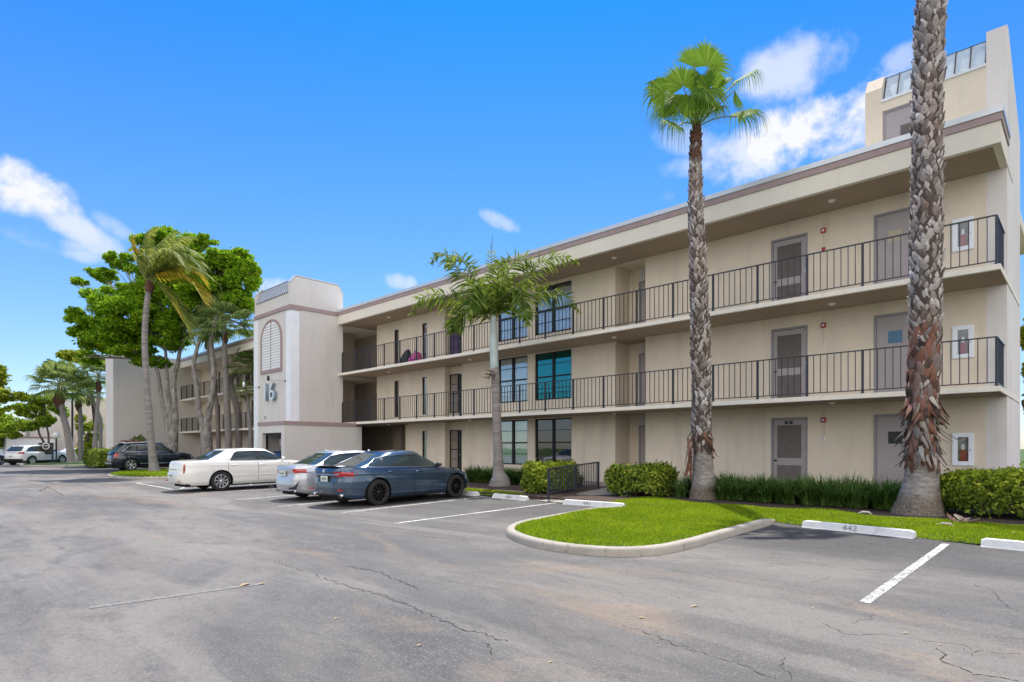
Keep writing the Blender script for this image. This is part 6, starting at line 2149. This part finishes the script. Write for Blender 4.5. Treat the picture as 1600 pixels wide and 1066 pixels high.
T1 = [(150, 500, 30, 20, 0, 1.6), (185, 470, 34, 26, -1, 2.2), (170, 530, 30, 18, -1, 2), (215, 500, 36, 32, -1.5, 2.4), (160, 430, 18, 12, 1, 1), (185, 405, 18, 14, 1, 1), (250, 470, 36, 30, 0, 2.4), (215, 440, 28, 22, 0, 2), (265, 420, 34, 26, 1, 2.2), (275, 380, 26, 20, 1, 1.8),
      (240, 380, 20, 16, 1, 1.4), (300, 395, 22, 20, 0, 1.6), (320, 375, 16, 9, 0, 1), (300, 440, 28, 26, 0, 2), (200, 545, 34, 16, -1, 2), (255, 530, 34, 20, 0, 2.2), (295, 500, 28, 26, 0, 2.2), (125, 495, 13, 8, 0, .8), (120, 440, 12, 6, 0, .7), (140, 560, 14, 10, 0, 1), (240, 565, 26, 10, 0, 1.6), (130, 520, 14, 9, 0, .9)]
tree('wide spreading bright green tree with several pale stems behind the coconut palm', [([(268, 712), (262, 660), (252, 620), (247, 585), (240, 560)], [.35, .26, .16, .13, .11]), ([(268, 705), (268, 650), (262, 610), (260, 570), (258, 540)], [.3, .22, .15, .12, .1]), ([(270, 705), (274, 655), (272, 600), (278, 565), (285, 530)], [.3, .24, .17, .14, .11])],
     T1, 130000, .125, 46, 'tree', 71, 16, .36)
T2 = [(345, 430, 30, 24, 0, 2), (365, 410, 24, 20, 0, 1.6), (380, 440, 18, 24, 0, 1.5), (355, 460, 30, 18, 0, 2), (325, 450, 24, 22, 0, 2), (335, 410, 22, 16, 0, 1.5), (375, 475, 20, 14, 0, 1.4), (392, 425, 9, 12, 0, .8), (300, 475, 24, 20, 1, 1.8), (390, 520, 9, 5, 0, .6)]
tree('darker green tree with twin pale crooked stems just left of the tower palms', [([(322, 712), (318, 670), (310, 640), (308, 610), (303, 570), (312, 530)], [.34, .25, .19, .17, .15, .11]), ([(326, 708), (324, 660), (331, 620), (334, 580), (330, 530), (340, 490)], [.34, .28, .22, .2, .17, .12])],
     T2, 60000, .12, 44, 'tree', 72, 15, .36)
tree('small round tree with a curved dark stem behind the black sign', [([(74, 712), (70, 695), (62, 680), (60, 668)], [.16, .13, .1, .08]), ([(74, 700), (76, 685), (74, 670)], [.12, .1, .08])],
     [(55, 640, 16, 14, 0, 1.6), (70, 625, 16, 14, 0, 1.6), (62, 658, 20, 12, 0, 1.8), (80, 650, 12, 16, 0, 1.4), (50, 625, 10, 9, 0, 1.2), (30, 668, 16, 7, 0, 1.5), (18, 680, 12, 4, 0, 1)], 11000, .19, 66, 'treeb', 73, 8, .38, 'bark_dark', 'trees beyond the parking lot')
tree('tree at the left edge of the photo reaching in with bright leaves', [([(-30, 725), (-28, 690), (-20, 650)], [.3, .25, .2])],
     [(-6, 625, 20, 14, 0, 1.5), (14, 620, 15, 10, 0, 1.3), (-14, 585, 12, 10, 0, 1.2), (0, 578, 6, 7, 0, .7), (6, 642, 10, 8, 0, 1), (-30, 600, 20, 20, 0, 2)], 9000, .16, 52, 'hedge_y', 74, 8, .38, 'bark_dark', 'trees beyond the parking lot')
tree('yellow-green tree leaning out above the far cabbage palms', [([(150, 712), (148, 660), (140, 600), (132, 570)], [.2, .16, .12, .09])],
     [(118, 556, 20, 8, 0, 1.4), (140, 560, 14, 10, 0, 1.4), (105, 550, 12, 5, 0, 1), (160, 545, 12, 14, 0, 1.4)], 6500, .2, 62, 'hedge_y', 75, 5, .5, 'bark_dark', 'trees beyond the parking lot')
tree('tall yellow and orange leaved shrub between the far palm trunks', [([(136, 720), (136, 700), (137, 680)], [.08, .07, .05])],
     [(138, 690, 10, 18, 0, 1.2), (136, 665, 9, 14, 0, 1.1), (142, 705, 8, 10, 0, 1), (128, 700, 8, 14, 0, 1)], 6500, .18, 66, 'hedge_y', 76, 4, .5, 'bark_dark', None, 'garden_shrub', 'shrub')
tree('tall green and red shrub beyond the right end wall', [([(1612, 770), (1612, 700), (1610, 640)], [.1, .08, .06])],
     [(1622, 735, 20, 20, 0, .6), (1620, 690, 18, 26, 0, .6), (1618, 640, 14, 26, 0, .6), (1622, 590, 16, 30, 0, .6), (1625, 520, 18, 40, 0, .6)], 9000, .09, 19.5, 'hedge_y', 77, 6, .5, 'bark_dark', None, 'garden_shrub', 'shrub')
for (x, y, w_, h_, lab) in [(-44, -36, 12, 7, 'unseen tree added for reflections, first in its row'), (-30, -38, 13, 9, 'unseen tree added for reflections, second in its row'), (-16, -36, 12, 7, 'unseen tree added for reflections, third in its row'), (-3, -38, 13, 8, 'unseen tree added for reflections, fourth in its row'), (11, -36, 12, 8, 'unseen tree added for reflections, fifth in its row'), (-88, 42, 9, 7, 'far tree standing in front of the distant building'), (-104, 26, 8, 6, 'low far tree beyond the parked cars'), (-122, 10, 12, 8, 'far tree at the left end of the lot'), (-78, 52, 9, 8, 'far tree seen between the palm trunks')]:  # row of five behind the viewer is unseen, added to shape window reflections
    r = np.random.default_rng(int(abs(x)) + int(abs(y)))
    t = thing('background_tree', lab, 'tree', (x, y, -.2), group='trees beyond the parking lot')
    C = [(r.uniform(-w_ / 2, w_ / 2), r.uniform(-2, 2), h_ * r.uniform(.3, .85), w_ * .25, w_ * .25, h_ * .2) for _ in range(9)]
    p, a, b = clump_leaves(r, sub_clumps(r, C, 5, .5), 9000, .3, .3)
    quads('crown', p, a, b, M['treeb'], t)
    m = MB(); m.tube([(0, 0, 0), (.2, 0, h_ * .3), (0, .2, h_ * .6)], [.3, .22, .1], 9); m.build('trunk', M['bark_dark'], t)

# ------------------------------------------------------------------ far left: sign, lamp, next building
s0 = atd(72, 723, 56)
t = thing('entrance_sign', 'black square sign with a pale ring emblem on two posts, far left', 'sign', (s0.x, s0.y, -.25))
t.rotation_euler = (0, 0, VIEW_AZ)
m = MB(); m.box(-.68, .68, -.05, .05, .88, 1.98); m.build('board', M['black'], t, .01)
for x in (-.6, .6):
    m = MB(); m.box(x - .045, x + .045, -.045, .045, -.3, .88); m.build('post', M['black'], t)
m = MB(); n = 10
vs = []; ringc = (.02, 1.66)
for k in range(n * 3):
    th = 2 * math.pi * k / (n * 3)
    for rr_ in (.36, .27):
        vs.append((ringc[0] + rr_ * math.cos(th), -.062, ringc[1] + rr_ * .88 * math.sin(th)))
m.add(vs, [(2 * k, 2 * k + 1, (2 * k + 3) % len(vs), (2 * k + 2) % len(vs)) for k in range(n * 3)])
m.build('emblem_ring', M['glassw'], t)
text_part('emblem_letters', 'CTP', .17, .005, M['glassw'], t, (.02, -.062, 1.58), (R(90), 0, 0), .95)
s0 = atd(88, 723, 56.5)
t = thing('lamp_post', 'black lamp post with a white globe beside the black sign', 'lamp post', (s0.x, s0.y, -.3))
m = MB(); m.tube([(0, 0, 0), (0, 0, 2.5)], .06, 10); m.lathe([(.12, 0), (.12, .2), (.06, .3)], (0, 0, 0), (0, 0, 1), 12); m.build('pole', M['black'], t)
m = MB(); m.lathe([(0, .0), (.14, .02), (.26, .12), (.30, .26), (.26, .42), (.14, .52), (0, .55)], (0, 0, 2.45), (0, 0, 1), 20); m.build('globe', M['glassw'], t)
s0 = atd(113, 722, 60)
t = thing('lamp_pole', 'tall thin black pole standing among the far palm trunks', 'pole', (s0.x, s0.y, -.3))
m = MB(); m.tube([(0, 0, 0), (0, 0, 8.2)], .09, 10); m.build('pole', M['black'], t)
m = MB(); m.box(-.35, .35, -.15, .15, 8.2, 8.35); m.build('lamp_head', M['black'], t)

X0, Y0 = atd(39, 688, 100).x, atd(39, 688, 100).y
t = thing('distant_building', 'pale neighbouring apartment building with an arch-topped tower at the far left', 'apartment building', (X0, Y0, -.3))
m = MB(); m.box(-30, -3.5, 3, 16, 0, 6.2); m.box(5, 22, 6, 16, 0, 9); m.build('wall', M['wall'], t)
m = MB(); n = 10
prof = [(0, 0), (0, 8.3)] + [(1.6 - 1.6 * math.cos(math.pi / 2 * k / n), 8.3 + 1.2 * math.sin(math.pi / 2 * k / n)) for k in range(1, n + 1)] + [(6, 9.5), (6, 0)]
m.prism([(-.0 + 0, y, z) for y, z in prof], (5, 0, 0)); m.build('tower', M['tower'], t)
m = MB(); m.box(1.5, 2.1, -.06, -.005, 3.3, 8.0); m.box(-1.5, 6.5, -3.0, 3, 0, 3.1); m.build('column', M['white'], t)
m = MB(); m.box(-1.6, 6.6, -3.1, 3.1, 3.11, 3.35); m.build('trim', M['band'], t)
m = MB()
for k in range(3): m.box(7 + k * 4, 8.2 + k * 4, 5.94, 5.99, .6, 2.6); m.box(7 + k * 4, 8.2 + k * 4, 5.94, 5.99, 3.6, 5.6)
m.build('windows', M['bronze'], t)

# ------------------------------------------------------------------ litter: fallen palm pieces and leaves
for k, (px, py, lab) in enumerate([(1500, 812, 'curled brown piece of dead palm frond on the grass by the thick trunk'), (1478, 815, 'pale fallen palm boot on the grass beside the thick trunk'), (1352, 800, 'grey flat stone at the mulch edge left of the thick trunk')]):
    c = gpt(px, py, .15); c.z = h_main(np.array([c.x]), np.array([c.y]))[0] if k < 2 else -.13
    t = thing('fallen_palm_piece' if k < 2 else 'flat_stone', lab, 'palm debris' if k < 2 else 'stone', c)
    m = MB()
    if k == 0:
        for j in range(9):
            a_ = Vector((random.uniform(-.1, .1), random.uniform(-.08, .08), .03)); d = Vector((random.uniform(-1, 1), random.uniform(-.6, .6), random.uniform(.1, .5))).normalized() * random.uniform(.12, .28)
            m.prism([a_, a_ + d * .5 + Vector((.02, .03, .02)), a_ + d, a_ + d * .5 - Vector((.02, .03, 0))], (0, .01, .012))
        m.build('shred', M['boot_red'], t)
    else:
        m.tube([(-.12, 0, .0), (-.05, .02, .03), (.06, 0, .03), (.13, -.03, .0)], [.015, .03, .028, .01], 8, jit=.2); m.build('piece', M['boot'] if k == 1 else M['kerb'], t)
M['dryleaf'] = simple('dry_leaf', (.42, .31, .16), .8, var=.4, vs=30)
LV = [(383, 915, .09), (410, 913, .05), (525, 967, .03), (1062, 934, .03), (1085, 948, .05), (1002, 966, .04), (1270, 950, .025), (1415, 990, .03), (1468, 1008, .02), (1205, 846, .03), (655, 1009, .03), (755, 911, .02), (1240, 906, .02), (280, 870, .03), (100, 825, .04), (1085, 932, .02), (930, 910, .02), (860, 1035, .025), (1030, 1010, .02)]
for (px, py, s) in LV:
    c = gpt(px, py); a_ = random.uniform(0, 3.1)
    o = MB(); u = Vector((math.cos(a_), math.sin(a_), 0)) * s; v = Vector((-u.y, u.x, 0)) * .4
    o.add([-u, v + UP * s * .25, u, -v + UP * s * .2, Vector((0, 0, .004))], [(0, 1, 4), (1, 2, 4), (2, 3, 4), (3, 0, 4)])
    lo = o.build('dry_leaf', M['dryleaf']); lo.location = (c.x, c.y, lot_z(c.y) + .004)
    tag(lo, 'small dry leaf lying on the asphalt', 'leaf', 'dry leaves scattered on the asphalt')

for k in range(26):
    x = random.uniform(-8.6, 0.5); y = random.uniform(8, 14.2)
    if not in_poly(np.array([x]), np.array([y]), lawn_main)[0]: continue
    z = float(h_main(np.array([x]), np.array([y]))[0]) + .035
    s = random.uniform(.02, .04); a_ = random.uniform(0, 3.1)
    u = Vector((math.cos(a_), math.sin(a_), .1)) * s; v = Vector((-math.sin(a_), math.cos(a_), 0)) * s * .4
    o = MB(); o.add([-u, v + UP * s * .25, u, -v + UP * s * .2, Vector((0, 0, .004))], [(0, 1, 4), (1, 2, 4), (2, 3, 4), (3, 0, 4)])
    lo = o.build('dry_leaf', M['dryleaf']); lo.location = (x, y, z)
    tag(lo, 'small dry leaf caught in the lawn grass', 'leaf', 'dry leaves caught in the lawn')
